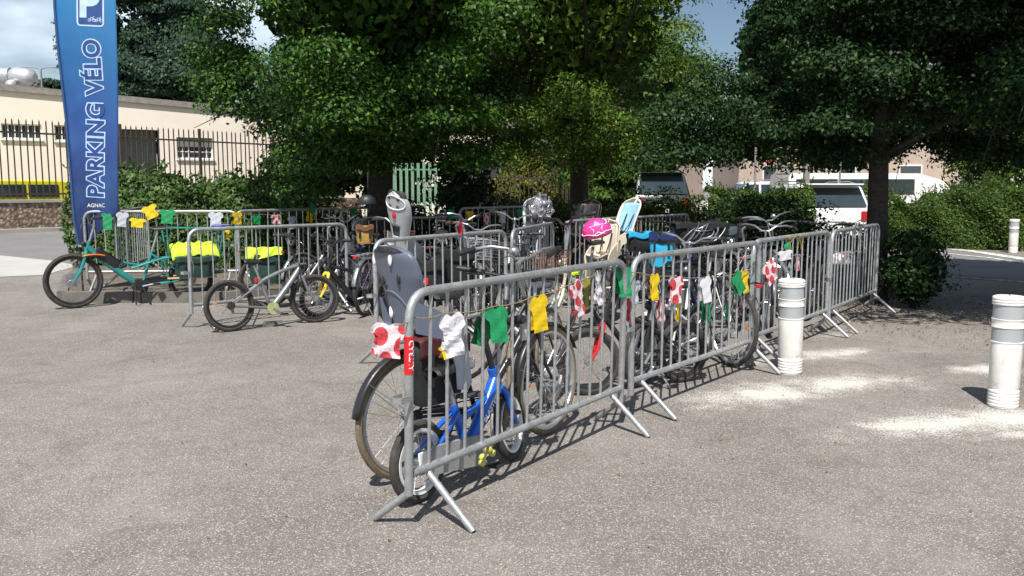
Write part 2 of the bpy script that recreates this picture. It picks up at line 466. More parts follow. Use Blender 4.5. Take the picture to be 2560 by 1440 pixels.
CORE = mat('hedge_dark_core', (.02, .022, .012), .95, 0, .3, 20, .8, 40)
def make_hedge(name, label, p0, p1, depth, h0, h1, size, n, lm, group=None, base=0.0, cat='hedge', seed=3, shoots=200, rough=.16, aspect=.5):
    global rng
    rng = np.random.default_rng(seed)
    p0 = Vector((p0[0], p0[1], base)); p1 = Vector((p1[0], p1[1], base)); u = (p1 - p0); L = u.length; u.normalize(); nrm = Vector((u.y, -u.x, 0))
    rt = empty(name, p0); tag(rt, label, cat, group)
    un = np.array(u); nn = np.array(nrm)
    ph = rng.random(8) * 6.28
    def height(s): return h0 + (h1 - h0) * s / L + rough * (np.sin(s*2.1+ph[0])*.5 + np.sin(s*4.7+ph[1])*.3 + np.sin(s*9.+ph[2])*.25)
    m1 = int(n * .62); s = rng.random(m1) * L; f = rng.random(m1) ** .8
    hh = height(s); off = depth/2 + .10*np.sin(s*3.1+ph[3]) + .08*np.sin(f*7+s*5.3+ph[4]) - .25*np.clip(f-.75, 0, 1) - .16*rng.random(m1)**2
    P1 = s[:, None]*un + off[:, None]*nn; P1[:, 2] = f*hh
    N1 = nn + rng.normal(size=(m1, 3))*.55; N1[:, 2] += .35
    m2 = n - m1; s = rng.random(m2)*L; w = (rng.random(m2) - .5)*depth*.95
    P2 = s[:, None]*un + w[:, None]*nn; P2[:, 2] = height(s) - .5*(w/depth*2)**4*.3 - .1*rng.random(m2)**2
    N2 = rng.normal(size=(m2, 3))*.5; N2[:, 2] += 1
    P = [P1, P2]; N = [N1, N2]; S = [size*rng.uniform(.6, 1.3, n)]
    if shoots:
        for k in range(shoots):
            s0 = rng.random()*L; w0 = (rng.random()-.2)*depth*.45; hs = height(s0); ln = rng.uniform(.06, .26); q = 7
            t = np.linspace(0, 1, q); ben = rng.normal(size=2)*.12
            pp = np.array([s0*un + w0*nn + np.array([ben[0]*x, ben[1]*x, hs + ln*x]) for x in t]); P.append(pp); nq = rng.normal(size=(q, 3)); N.append(nq); S.append(size*rng.uniform(.7, 1.2, q))
    link('foliage', leaf_mesh('foliage', np.concatenate(P), np.concatenate(N), np.concatenate(S), lm, aspect), rt)
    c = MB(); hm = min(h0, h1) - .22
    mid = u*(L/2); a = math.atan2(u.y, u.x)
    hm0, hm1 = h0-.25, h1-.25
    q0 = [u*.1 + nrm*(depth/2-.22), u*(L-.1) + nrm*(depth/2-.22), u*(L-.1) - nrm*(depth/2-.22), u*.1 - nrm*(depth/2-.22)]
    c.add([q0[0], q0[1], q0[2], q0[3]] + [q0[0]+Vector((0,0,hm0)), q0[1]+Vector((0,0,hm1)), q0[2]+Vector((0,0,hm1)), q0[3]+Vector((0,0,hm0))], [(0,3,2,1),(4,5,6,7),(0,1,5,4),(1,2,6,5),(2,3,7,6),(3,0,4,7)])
    c.build('dark_core', CORE, rt, smooth=False)  # solid dark box, added to block light and stand for the shaded inside
    return rt
def make_bush(name, label, c, r, n, size, lm, seed=5, nb=26, cat='bush', group=None, bl=(.25, .45), aspect=.55, inner=1500, squash=.75):
    global rng
    rng = np.random.default_rng(seed)
    rt = empty(name, (c[0], c[1], c[2] - r[2])); tag(rt, label, cat, group)
    cc = np.array([0, 0, r[2]]); d = unit(nb); C = cc + d*np.array(r)*(.45+.55*rng.random((nb, 1)))
    Rb = rng.uniform(bl[0], bl[1], nb)
    P, N, S = blob_leaves(C, Rb, n / nb, size, 99, squash)
    di = unit(inner); Pi = cc + di*np.array(r)*(rng.random((inner, 1))**.4)*.85
    P = np.concatenate([P, Pi]); N = np.concatenate([N, di + rng.normal(size=di.shape)*.7]); S = np.concatenate([S, rng.uniform(1.2, 2.4, inner)*size])
    P[:, 2] = np.maximum(P[:, 2], .01)
    link('foliage', leaf_mesh('foliage', P, N, S, lm, aspect), rt)
    b = MB()
    for k in range(7):
        e = Vector(tuple(C[k % nb])); b.tube(bez((rng.normal()*.05, rng.normal()*.05, 0), (e.x*.3, e.y*.3, e.z*.6), e, 4), [.02, .017, .013, .009, .005], 5)
    b.build('stems', BARK, rt)
    return rt
# ================================================================ SETTING
def sheet(name, pts, z, m, thick=None, kind='structure'):
    b = MB(); n = len(pts)
    if thick:
        b.add([(p[0], p[1], z) for p in pts] + [(p[0], p[1], z - thick) for p in pts], [tuple(range(n))] + [(i, n + i, n + (i+1) % n, (i+1) % n) for i in range(n)])
    else:
        b.add([(p[0], p[1], z) for p in pts], [tuple(range(n))])
    o = b.build(name, m, smooth=False); tag(o, kind=kind); return o
g = MB(); g.grid(40, 40, lambda u, v: (-450 + 900*u, -30 + 780*v, 0)); o = g.build('ground', GROUND, smooth=False); tag(o, kind='structure')

# roads
sheet('road', [(-60, 19.6), (-11.5, 19.3), (-9.7, 18.0), (-8.5, 16.8), (-6.0, 19.0), (-4.0, 22.5), (-4.0, 27.9), (-60, 27.2)], .004, ROAD)
sheet('concrete_apron', [(-40, 13.9), (-11.9, 14.2), (-9.6, 14.3), (-8.2, 15.0), (-8.5, 16.8), (-9.7, 18.0), (-11.5, 19.3), (-40, 19.6)], .006, CONC)
sheet('side_road', [(5.9, 17.2), (7.1, 15.25), (8.6, 14.3), (14, 12.6), (40, 9.5), (40, 15.2), (13.5, 18.2), (10.6, 20.3), (8.6, 22.6), (8.2, 26), (14, 34), (9.2, 34), (5.2, 24)], .004, ROAD)
# worn white edge stripes on the far side of the side road
def stripe(name, pts, w, m, z):
    b = MB(); vs = []
    for i, p in enumerate(pts):
        p = Vector((p[0], p[1], 0)); q = Vector(pts[min(i+1, len(pts)-1)] + (0,)); r = Vector(pts[max(i-1, 0)] + (0,)); t = (q - r).normalized(); n = Vector((-t.y, t.x, 0))
        vs += [p + n*w/2 + Vector((0, 0, z)), p - n*w/2 + Vector((0, 0, z))]
    b.add(vs, [(2*i, 2*i+1, 2*i+3, 2*i+2) for i in range(len(pts)-1)]); o = b.build(name, m, smooth=False); tag(o, kind='structure'); return o
def worn_paint():
    m = bpy.data.materials.new('worn_white_line'); t = NT(m)
    f = t.ramp(t.noise(9, 6, .75), (.40, 0.0), (.56, 1.0))
    t.set(t.b.inputs['Base Color'], t.mix(f, (.16, .155, .15, 1), (.72, .71, .68, 1))); t.b.inputs['Roughness'].default_value = .8
    return m
WORN = worn_paint()
stripe('road_marking', [tuple(gp(x, y)[:2]) for x, y in ((2275, 611), (2350, 619), (2440, 630), (2560, 648), (2700, 668))], .34, WORN, .010)
stripe('road_marking', [tuple(gp(x, y)[:2]) for x, y in ((2290, 628), (2380, 636), (2470, 645), (2600, 664))], .14, WORN, .012)
stripe('road_marking', [tuple(gp(x, y)[:2]) for x, y in ((2310, 690), (2420, 696), (2560, 707), (2700, 720))], .07, WORN, .014)
# kerb and verge of the hedge on the right
vp = [tuple(gp(x, y)[:2]) for x, y in ((2230, 598), (2340, 606), (2450, 617), (2530, 626), (2700, 640))]
b = MB()
for i in range(len(vp)-1):
    a = Vector(vp[i] + (0,)); c = Vector(vp[i+1] + (0,)); t = (c-a).normalized(); n = Vector((-t.y, t.x, 0))*.16
    b.add([a, c, c+n, a+n, a+Vector((0,0,.12)), c+Vector((0,0,.12)), c+n+Vector((0,0,.12)), a+n+Vector((0,0,.12))], [(0,3,2,1),(4,5,6,7),(0,1,5,4),(1,2,6,5),(2,3,7,6),(3,0,4,7)])
o = b.build('kerb', KERB, smooth=False); tag(o, kind='structure')

# raised planting bed with its kerb, behind the bicycles
bed = [(-7.6, 15.4), (-7.0, 13.6), (-6.0, 11.5), (-3.9, 11.5), (-2.4, 12.6), (-.9, 13.2), (1.9, 13.5), (4.0, 13.2), (5.6, 12.6), (6.3, 13.3), (6.0, 16.5), (4.8, 24), (-3, 27), (-4.5, 22.5), (-6.2, 18.8), (-8.2, 16.0)]
sheet('planting_bed', bed, .12, mat('dusty_bed_soil', (.17, .14, .11), .95, 0, .3, 6, .8, 30), .14)
kb = MB()
for i in range(10):
    a = Vector(bed[i] + (0,)); c = Vector(bed[i+1] + (0,)); t = (c-a).normalized(); n = Vector((t.y, -t.x, 0)); L = (c-a).length; k = max(1, int(L/1.0))
    for j in range(k):
        s0 = a + t*(L*j/k + .006); s1 = a + t*(L*(j+1)/k - .006)
        vs = [s0 + n*.12, s1 + n*.12, s1 - n*.01, s0 - n*.01]
        kb.add(vs + [q + Vector((0, 0, .145)) for q in vs], [(0,3,2,1),(4,5,6,7),(0,1,5,4),(1,2,6,5),(2,3,7,6),(3,0,4,7)])
o = kb.build('kerb', mat('dusty_kerb', (.17, .155, .135), .9, 0, .2, 5, .4, 40), smooth=False); tag(o, kind='structure')
# litter of fallen leaves at the foot of the right hand tree
rng = np.random.default_rng(5)
n = 2600; cx, cy = 4.9, 10.6
P = np.stack([cx + rng.normal(size=n)*1.3, cy + rng.normal(size=n)*1.05, np.full(n, .012) + rng.random(n)*.012], 1); P = P[P[:, 0] > 3.6 + (P[:, 1]-9.5)*.1]
n2 = 900; P2 = np.stack([rng.uniform(-6, 5.5, n2), rng.uniform(2.2, 12.5, n2), np.full(n2, .008)], 1)
LIT = mat('dry_leaf', (.20, .13, .06), .9, 0, .3, 30)
o = link('fallen_leaves', leaf_mesh('fallen_leaves', P, np.tile([0, 0, 1.0], (len(P), 1)) + rng.normal(size=(len(P), 3))*.25, rng.uniform(.02, .05, len(P)), LIT)); tag(o, kind='stuff', label='dry brown leaves fallen round the right-hand tree')
o = link('dead_leaf_bits', leaf_mesh('dead_leaf_bits', P2, np.tile([0, 0, 1.0], (n2, 1)) + rng.normal(size=(n2, 3))*.3, rng.uniform(.008, .026, n2), LIT)); tag(o, kind='stuff', label='scattered dead leaf bits and grit on the plaza')

# ---------------- boundary wall of pebbledash with the spiked fence
A0 = Vector((-18.6, 26.6, 0)); A1 = Vector((-8.6, 40.5, 0)); FU = (A1-A0).normalized(); FN = Vector((FU.y, -FU.x, 0)); FL = (A1-A0).length
def pebble():
    m = bpy.data.materials.new('pebbledash'); t = NT(m)
    v = t.n('ShaderNodeTexVoronoi', Scale=9.0); t.t.links.new(t.obj(), v.inputs['Vector'])
    s = t.n('ShaderNodeSeparateColor'); t.t.links.new(v.outputs['Color'], s.inputs[0])
    c = t.mix(s.outputs[0], (.20, .13, .09, 1), (.52, .40, .30, 1))
    c = t.mix(t.ramp(v.outputs['Distance'], (.3, 0.0), (.62, .85)), c, (.10, .07, .05, 1))
    c = t.mix(t.math('MULTIPLY', t.ramp(t.noise(.7, 4), (.4, 0.0), (.7, 1.0)), .35), c, (.14, .11, .09, 1))
    t.set(t.b.inputs['Base Color'], c); t.b.inputs['Roughness'].default_value = .9
    t.bump(t.math('SUBTRACT', 1.0, v.outputs['Distance']), .8, .03)
    return m
rt = empty('boundary_wall', A0); tag(rt, 'low brown pebbledash wall with a pale coping along the far road', 'wall')
def along(s, off, z): return FU*s + FN*off + Vector((0, 0, z))
def slab(b, s0, s1, o0, o1, z0, z1, U=FU, N=FN, org=Vector((0, 0, 0))):
    q = lambda s, o, z: org + U*s + N*o + Vector((0, 0, z))
    b.add([q(s0,o0,z0), q(s1,o0,z0), q(s1,o1,z0), q(s0,o1,z0), q(s0,o0,z1), q(s1,o0,z1), q(s1,o1,z1), q(s0,o1,z1)], [(0,3,2,1),(4,5,6,7),(0,1,5,4),(1,2,6,5),(2,3,7,6),(3,0,4,7)]); return b
b = MB(); b.grid(60, 6, lambda u, v: along(-14 + (FL+16)*u, .12 + .012*math.sin(u*90), v*1.0)); slab(b, -14, FL+2, -.12, .10, 0, 1.0); b.build('wall', pebble(), rt, smooth=False)
b = MB(); 
for k in range(16): slab(b, -14 + 2.0*k, -14 + 2.0*k + 1.99, -.17, .17, 1.003, 1.10)
b.build('coping', KERB, rt, smooth=False)
b = MB(); slab(b, -14, FL+2, .14, .55, 0, .14); b.build('footing', KERB, rt, smooth=False)
FENCE = mat('brown_painted_iron', (.085, .065, .05), .55, .3, .2, 8)
FZ = 1.12
rt = empty('spiked_fence', A0 + Vector((0, 0, FZ))); tag(rt, 'tall brown iron bar fence standing on the pebbledash wall', 'fence')
FH = 2.62
b = MB(); slab(b, -14, FL+2, -.02, .02, FH-.42, FH-.36); slab(b, -14, FL+2, -.02, .02, .14, .20); b.build('rail', FENCE, rt, smooth=False)
b = MB(); b.box((0, 0, FH/2), (.035, .035, FH)); b.add([(-.0175,-.0175,FH),(.0175,-.0175,FH),(.0175,.0175,FH),(-.0175,.0175,FH),(0,0,FH+.09)], [(0,1,4),(1,2,4),(2,3,4),(3,0,4)]); bar_me = b.mesh('bar', FENCE, False)
s = -3.0; k = 0
while s < FL + 1:
    o = link('bar', bar_me, rt); o.location = FU*s; o.rotation_euler = (rng.normal()*.004, rng.normal()*.004, math.atan2(FU.y, FU.x)); s += .222; k += 1
b = MB(); b.box((0, 0, (FH+.1)/2), (.09, .09, FH+.1)); pm = b.mesh('post', FENCE, False)
for s in (-2.2, 2.4, 7.0, 10.35, 14.0, 17.2):
    o = link('post', pm, rt); o.location = FU*s + FN*.01; o.rotation_euler = (0, 0, math.atan2(FU.y, FU.x))
# ornamental plates at the foot of the fence
DARKM = mat('dark_paint', (.03, .03, .032), .5, .2)

# ---------------- long cream building behind
B0 = dp(0, 226, 36.0); B1 = dp(570, 279, 41.0)
z0, z1 = B0.z, B1.z
B0 = Vector((B0.x, B0.y, 0)); B1 = Vector((B1.x, B1.y, 0)); BU = (B1-B0).normalized(); BN = Vector((BU.y, -BU.x, 0)); BL = (B1-B0).length
CREAM = mat('cream_render', (.80, .715, .62), .85, 0, .05, 1.2, .25, 60, c2=(.74, .655, .56))
WHITE = mat('white_paint', (.78, .78, .76), .6, 0, .06, 6)
CAP = mat('grey_parapet_cap', (.30, .27, .25), .7, .1, .2, 5)
def glass(name, c=(.05, .06, .07), rough=.08):
    m = mat(name, c, rough, 0, .1, 2); m.node_tree.nodes['Principled BSDF'].inputs['Specular IOR Level'].default_value = .9; return m
GLASS = glass('window_glass'); SHUTTER_SHADE = mat('green_grey_shutter_and_shade', (.16, .185, .17), .7, 0, .12, 3)
rt = empty('cream_building', B0); tag(rt, 'long low cream rendered building with small barred windows behind the fence', 'building')
slope = (z1 - z0) / BL
def bz(s): return z0 + slope*s
# wall as pieces round the openings
def on_b(px, py):
    q, s = on_plane(px, py, B0, B1); return s, q.z
wins = []
for (x0, x1, y0, y1) in ((2, 103, 308, 347), (135, 210, 312, 352), (441, 531, 343, 397)):
    s0, za = on_b(x0, y0); s1, _ = on_b(x1, y0); _, zb = on_b((x0+x1)/2, y1); wins.append((s0, s1, zb, za))
sd0, zd = on_b(300, 322); sd1, _ = on_b(398, 325); shade_recess = (sd0 - 1.0, sd1, 0.0, zd)
S0, S1 = -16.0, BL + 16
cuts = sorted([(w[0], w[1], w[2], w[3]) for w in wins] + [shade_recess]); b = MB(); last = S0
def wall_piece(s0, s1, za, zb0, zb1):
    q = lambda s, o, z: BU*s + BN*o + Vector((0, 0, z))
    b.add([q(s0,0,za), q(s1,0,za), q(s1,-.3,za), q(s0,-.3,za), q(s0,0,zb0), q(s1,0,zb1), q(s1,-.3,zb1), q(s0,-.3,zb0)], [(0,3,2,1),(4,5,6,7),(0,1,5,4),(1,2,6,5),(2,3,7,6),(3,0,4,7)])
zt = lambda s: bz(max(min(s, BL+3), -8))
for (s0, s1, za, zb) in cuts:
    wall_piece(last, s0, 0, zt(last), zt(s0))
    if za > 0: wall_piece(s0, s1, 0, za, za)
    wall_piece(s0, s1, zb, zt(s0), zt(s1)); last = s1
wall_piece(last, BL+3, 0, zt(last), zt(BL+3)); wall_piece(BL+3, S1, 0, zt(BL+3), zt(S1))
b.build('wall', CREAM, rt, smooth=False)
b = MB(); q = lambda s, o, z: BU*s + BN*o + Vector((0, 0, z))
for (s0, s1) in ((S0, -8), (-8, 2.5), (2.5, BL+3), (BL+3, S1)):
    b.add([q(s0,.12,zt(s0)+.003), q(s1,.12,zt(s1)+.003), q(s1,-.4,zt(s1)+.003), q(s0,-.4,zt(s0)+.003), q(s0,.12,zt(s0)+.26), q(s1,.12,zt(s1)+.26), q(s1,-.4,zt(s1)+.26), q(s0,-.4,zt(s0)+.26)], [(0,3,2,1),(4,5,6,7),(0,1,5,4),(1,2,6,5),(2,3,7,6),(3,0,4,7)])
b.build('parapet_cap', CAP, rt, smooth=False)
b = MB(); b.add([q(S0,-.3,zt(S0)-.3), q(S1,-.3,zt(S1)-.3), q(S1,-10,zt(S1)-.6), q(S0,-10,zt(S0)-.6)], [(0,1,2,3)]); b.build('roof', CAP, rt, smooth=False)
for wi, (s0, s1, za, zb) in enumerate(wins):
    f = MB(); W = s1 - s0
    slab(f, s0, s1, -.16, -.10, za, za+.05, BU, BN); slab(f, s0, s1, -.16, -.10, zb-.05, zb, BU, BN); slab(f, s0, s0+.05, -.16, -.10, za+.052, zb-.052, BU, BN); slab(f, s1-.05, s1, -.16, -.10, za+.052, zb-.052, BU, BN)
    nv = 6 if wi != 1 else 4
    for k in range(1, nv): slab(f, s0+W*k/nv-.018, s0+W*k/nv+.018, -.15, -.11, za+.052, zb-.052, BU, BN)
    if wi == 2:
        for k in (1, 2): slab(f, s0+.052, s1-.052, -.108, -.09, za+(zb-za)*k/3-.018, za+(zb-za)*k/3+.018, BU, BN)
    fo = f.build('window', WHITE, rt, smooth=False)
    p = MB(); slab(p, s0, s1, -.20, -.17, za, zb, BU, BN); p.build('pane', GLASS, fo, smooth=False)
    p = MB(); slab(p, s0-.05, s1+.05, .003, .10, za-.08, za-.003, BU, BN); p.build('sill', WHITE, fo, smooth=False)
    if wi == 2:
        p = MB(); slab(p, s0, s1, -.088, -.05, zb-.42, zb-.01, BU, BN); p.build('roller_shutter', SHUTTER_SHADE, fo, smooth=False)
b = MB(); slab(b, shade_recess[0], shade_recess[1], -.9, -.85, 0, shade_recess[3], BU, BN)  # dark slatted panel, its colour standing in for the shade of the recess
for k in range(12): slab(b, shade_recess[0], shade_recess[1], -.85, -.83, .1+k*.28, .32+k*.28, BU, BN)
b.build('recess_shade_panel', SHUTTER_SHADE, rt, smooth=False)
# silver ductwork on the roof
ALU = mat('silver_foil_duct', (.62, .63, .65), .38, .6, .12, 5, .5, 8)
dq = dp(40, 200, 38.5)
rt = empty('roof_duct', (dq.x, dq.y, 5.0)); tag(rt, 'silver foil wrapped air duct lying on the roof of the cream building', 'duct')
def rel(px, py, Y): p = dp(px, py, Y); return p - rt.location
b = MB(); a = rel(28, 190, 38.5); e = rel(88, 198, 38.5)
pts = [a + (e-a)*t for t in (0, .12, .3, .5, .7, .88, 1)]
b.tube(pts, [.30, .40, .43, .42, .44, .38, .25], 16); b.tube([rel(-40, 215, 38.5), rel(-12, 192, 38.5), rel(28, 190, 38.5)], [.4, .42, .36], 16); b.build('duct', ALU, rt)
b = MB(); b.ball(rel(28, 213, 38.0), .24, 16, 10); b.build('fan_cowl', ALU, rt)
b = MB()
for x in (50, 88):
    p = rel(x, 205, 38.5); b.tube([p, Vector((p.x, p.y, -.1))], .035, 6)
b.tube([rel(50, 213, 38.4), rel(92, 213, 38.4)], .035, 6); b.build('support', CAP, rt)
# pale building and lamp behind it
W0 = dp(80, 207, 60); W1 = dp(300, 222, 64)
rt = empty('white_building', (W0.x, W0.y, 0)); tag(rt, 'plain white walled block seen beyond the cream building roof', 'building')
b = MB(); U = (Vector((W1.x, W1.y, 0)) - Vector((W0.x, W0.y, 0))).normalized(); N = Vector((U.y, -U.x, 0)); slab(b, -8, 12, -5, 0, 0, W0.z, U, N); b.build('wall', WHITE, rt, smooth=False)
b = MB(); slab(b, -8.1, 12.1, -5.1, .1, W0.z+.003, W0.z+.18, U, N); b.build('roof_edge', CAP, rt, smooth=False)
lp = dp(104, 205, 55); rt = empty('street_lamp', (lp.x, lp.y, 0)); tag(rt, 'thin grey double armed street lamp above the white block', 'lamp')
b = MB(); h = dp(104, 173, 55).z; b.tube([(0, 0, 0), (0, 0, h)], [.09, .05], 8); b.build('pole', CAP, rt)
for sx in (-1, 1):
    b = MB(); b.tube(bez((0, 0, h), (sx*.3, 0, h+.12), (sx*.9, 0, h+.1), 4), .03, 6); b.cbox((sx*1.05, 0, h+.1), (.4, .16, .08), .03); b.build('lamp_head', CAP, rt)

# ---------------- cars and vans
CARW = mat('white_car_paint', (.80, .80, .79), .25, 0, .03, 3, coat=.6); CARG = mat('grey_car_paint', (.20, .21, .22), .3, .3, .06, 3, coat=.6)
YEL = mat('yellow_car_paint', (.80, .70, .03), .35, 0, .06, 3, coat=.5); BLK = mat('black_plastic', (.018, .018, .02), .5, 0, .2, 20)
RUB = mat('tyre_rubber', (.035, .034, .033), .85, 0, .3, 30, .4, 90); CGL = glass('car_glass', (.03, .045, .05), .05); LRED = mat('red_lamp', (.45, .01, .012), .2, 0, .1, 20)
CHR = mat('chrome', (.6, .6, .62), .2, .9, .08, 20); DIRT = mat('rim_alloy', (.45, .45, .46), .4, .7, .1, 20)
def make_car(name, label, cat, loc, rz, L, W, H, paint, kind='suv', group=None):
    """x forward, origin under the middle"""
    rt = empty(name, loc, rz); tag(rt, label, cat, group)
    if kind == 'van': prof = [(-.5, .20, .60, .98, .94), (-.485, .18, .60, 1.0, .95), (.20, .18, .58, 1.0, .95), (.33, .18, .56, .90, .86), (.44, .18, .52, .56, .90), (.49, .2, .42, .46, .9), (.5, .24, .34, .36, .88)]
    else: prof = [(-.5, .24, .56, .58, .90), (-.485, .20, .60, .64, .92), (-.42, .18, .60, .97, .80), (-.36, .18, .60, 1.0, .80), (.08, .18, .59, .99, .79), (.24, .18, .57, .60, .84), (.42, .18, .52, .55, .90), (.49, .2, .40, .43, .9), (.5, .24, .34, .36, .86)]
    b = MB(); n = 10
    for (t, zb, zm, zt_, wr) in prof:
        x = t*L; w = W/2; zb *= H; zm *= H; zt2 = zt_*H
        b.v += [(x, -w*.94, zb), (x, -w, zb+(zm-zb)*.4), (x, -w*.98, zm), (x, -w*wr, max(zt2-.06, zm+.01)), (x, -w*wr*.88, max(zt2, zm+.02)), (x, w*wr*.88, max(zt2, zm+.02)), (x, w*wr, max(zt2-.06, zm+.01)), (x, w*.98, zm), (x, w, zb+(zm-zb)*.4), (x, w*.94, zb)]
    for i in range(len(prof)-1):
        for k in range(n):
            l = (k+1) % n; b.f.append((i*n+k, (i+1)*n+k, (i+1)*n+l, i*n+l))
    b.f.append(tuple(range(n))); b.f.append(tuple((len(prof)-1)*n + k for k in range(n-1, -1, -1)))
    b.build('body', paint, rt)
    w = W/2
    if kind == 'van':
        for s_ in (-1, 1):
            for (x0, x1) in ((-.46, -.24), (-.225, -.02), (-.005, .17)):
                f = MB(); y0, y1 = s_*w*.994, s_*w*.968; e = s_*.006
                f.add([(x0*L, y0+e, .64*H), (x1*L, y0+e, .64*H), (x1*L, y1+e, .90*H), (x0*L, y1+e, .90*H), (x0*L, y0-e*3, .64*H), (x1*L, y0-e*3, .64*H), (x1*L, y1-e*3, .90*H), (x0*L, y1-e*3, .90*H)], [(0,1,2,3),(7,6,5,4),(0,4,5,1),(1,5,6,2),(2,6,7,3),(3,7,4,0)]); f.build('side_window', CGL, rt, smooth=False)
        f = MB(); f.add([(.345*L, -w*.80, .86*H), (.345*L, w*.80, .86*H), (.445*L, w*.86, .60*H), (.445*L, -w*.86, .60*H)], [(0,1,2,3)])
        f.v = [(x+.012, y, z+.012) for x, y, z in f.v]; f.build('windscreen', CGL, rt, smooth=False)
    else:
        for s_ in (-1, 1):
            for (x0, x1, sh) in ((-.38, -.22, .03), (-.20, -.02, 0), (0, .14, 0)):
                f = MB(); y0, y1 = s_*(w*.965+.012), s_*(w*.815+.012)
                f.add([(x0*L-sh*L, y0, .63*H), (x1*L+(.05*L if x1 > .1 else 0), y0, .63*H), (x1*L-(.03*L if x1 > .1 else 0), y1, .93*H), (x0*L, y1, .93*H)], [(0,1,2,3)]); f.build('side_window', CGL, rt, smooth=False)
        f = MB(); f.add([(-.487*L-.015, -w*.83, .66*H), (-.487*L-.015, w*.83, .66*H), (-.43*L-.012, w*.72, .935*H), (-.43*L-.012, -w*.72, .935*H)], [(0,1,2,3)]); f.build('rear_window', CGL, rt, smooth=False)
        f = MB(); f.add([(.215*L+.012, -w*.78, .70*H), (.215*L+.012, w*.78, .70*H), (.10*L+.012, w*.70, .94*H), (.10*L+.012, -w*.70, .94*H)], [(0,1,2,3)]); f.build('windscreen', CGL, rt, smooth=False)
        f = MB(); f.cbox((-.44*L, 0, .985*H), (.10*L, W*.72, .035), .012); f.build('roof_spoiler', paint, rt)
        for s_ in (-1, 1):
            f = MB(); f.tube([(-.38*L, s_*w*.72, H), (-.3*L, s_*w*.73, H+.05), (.0*L, s_*w*.73, H+.05), (.06*L, s_*w*.72, H)], .016, 6); f.build('roof_rail', CHR, rt)
    for s_ in (-1, 1):
        f = MB(); f.cbox((-.5*L, s_*w*.78, .52*H), (.06, .22 if kind != 'van' else .14, .24), .03); f.build('tail_lamp', LRED, rt)
        f = MB(); f.cbox((.475*L, s_*w*.72, .44*H), (.12, .34, .13), .04); f.build('headlight', CHR, rt)
        for t in (-.31, .32):
            f = MB(); f.lathe([(.19, -.11), (.30, -.11), (.325, -.08), (.325, .08), (.30, .11), (.19, .11)], 24, (t*L, s_*(w-.12), .325), 'y'); to = f.build('wheel', RUB, rt)
            f = MB(); f.lathe([(.03, -.118), (.2, -.10), (.2, .10), (.03, .118)], 16, (t*L, s_*(w-.12), .325), 'y'); f.build('rim', DIRT, to)
    f = MB(); f.cbox((-.5*L-.03, 0, .28*H), (.12, W*.94, .20), .05); f.build('rear_bumper', paint, rt)
    f = MB(); f.cbox((-.5*L-.012, 0, .475*H), (.03, .52, .11), .01); f.build('number_plate', WHITE, rt)
    return rt
q = gp(2113, 633); make_car('parked_car', 'white estate car with roof rails parked rear-on behind the right-hand tree', 'car', (q.x-.10, 20.6+2.2, 0), R_(91), 4.5, 1.84, 1.62, CARW)
q = dp(2175, 470, 31); make_car('minibus', 'long white minibus side-on with dark windows beyond the estate car', 'van', (q.x, 31.0, 0), R_(2), 6.6, 2.0, 2.0, CARW, 'van')
q = dp(1880, 470, 34); make_car('parked_car', 'white car mostly hidden by foliage left of the round sign', 'car', (q.x, 34, 0), R_(184), 4.3, 1.78, 1.75, CARW)
q = dp(1672, 470, 26); make_car('parked_van', 'dark grey van with pale roof edge showing over the hedge', 'van', (q.x, 26.5+2.4, 0), R_(88), 4.6, 1.8, 2.0, mat('charcoal_car_paint', (.03, .032, .035), .3, .2, .06, 3, coat=.5))
q = dp(80, 460, 32.5); make_car('parked_van', 'yellow van parked behind the spiked fence', 'van', (q.x-.9, 33.0, 0), R_(58), 6.6, 1.9, 1.80, YEL, 'van')

# ---------------- distant walls and fences glimpsed between the trees
def wall_box(name, label, cat, x0, x1, ytop, Y, m, depth=4.0, y2=None, parts=()):
    a = dp(x0, ytop, Y); c = dp(x1, ytop, Y if y2 is None else y2); rt = empty(name, (a.x, a.y, 0)); tag(rt, label, cat)
    U = Vector((c.x-a.x, c.y-a.y, 0)); L = U.length; U.normalize(); N = Vector((U.y, -U.x, 0))
    b = MB(); slab(b, 0, L, -depth, 0, 0, a.z, U, N); b.build('wall', m, rt, smooth=False)
    b = MB(); slab(b, -.1, L+.1, -depth-.1, .12, a.z+.003, a.z+.2, U, N); b.build('roof_edge', CAP, rt, smooth=False)
    for (s0, s1, za, zb) in parts:
        f = MB(); slab(f, s0*L, s1*L, .003, .05, za, zb, U, N); fo = f.build('window', WHITE, rt, smooth=False)
        p = MB(); slab(p, s0*L+.08, s1*L-.08, .052, .06, za+.08, zb-.08, U, N); p.build('pane', GLASS, fo, smooth=False)
    return rt
PINK = mat('pale_pink_render', (.50, .40, .34), .85, 0, .08, 2)
wall_box('cream_house', 'cream walled house glimpsed between the two left-hand trunks', 'house', 1000, 1420, 330, 44, CREAM, 6, None, ((.45, .53, .8, 2.3), (.60, .78, 0.6, 3.4)))
wall_box('brick_house', 'pinkish house corner showing left of the dark grey van', 'house', 1612, 1760, 330, 40, PINK, 6, 44, ((.05, .2, 1.5, 2.8),))
wall_box('pale_house', 'pale pink house behind the white minibus', 'house', 1850, 2440, 330, 46, PINK, 6, None, ((.1, .2, 1.2, 2.7), (.42, .5, 1.2, 2.7), (.68, .78, 1.2, 2.7)))
wall_box('cream_gatehouse', 'cream wall end at the right edge beyond the hedge', 'wall', 2534, 2760, 388, 26, CREAM, 3)
GREENF = mat('green_fence_paint', (.17, .30, .20), .5, .1, .12, 6)
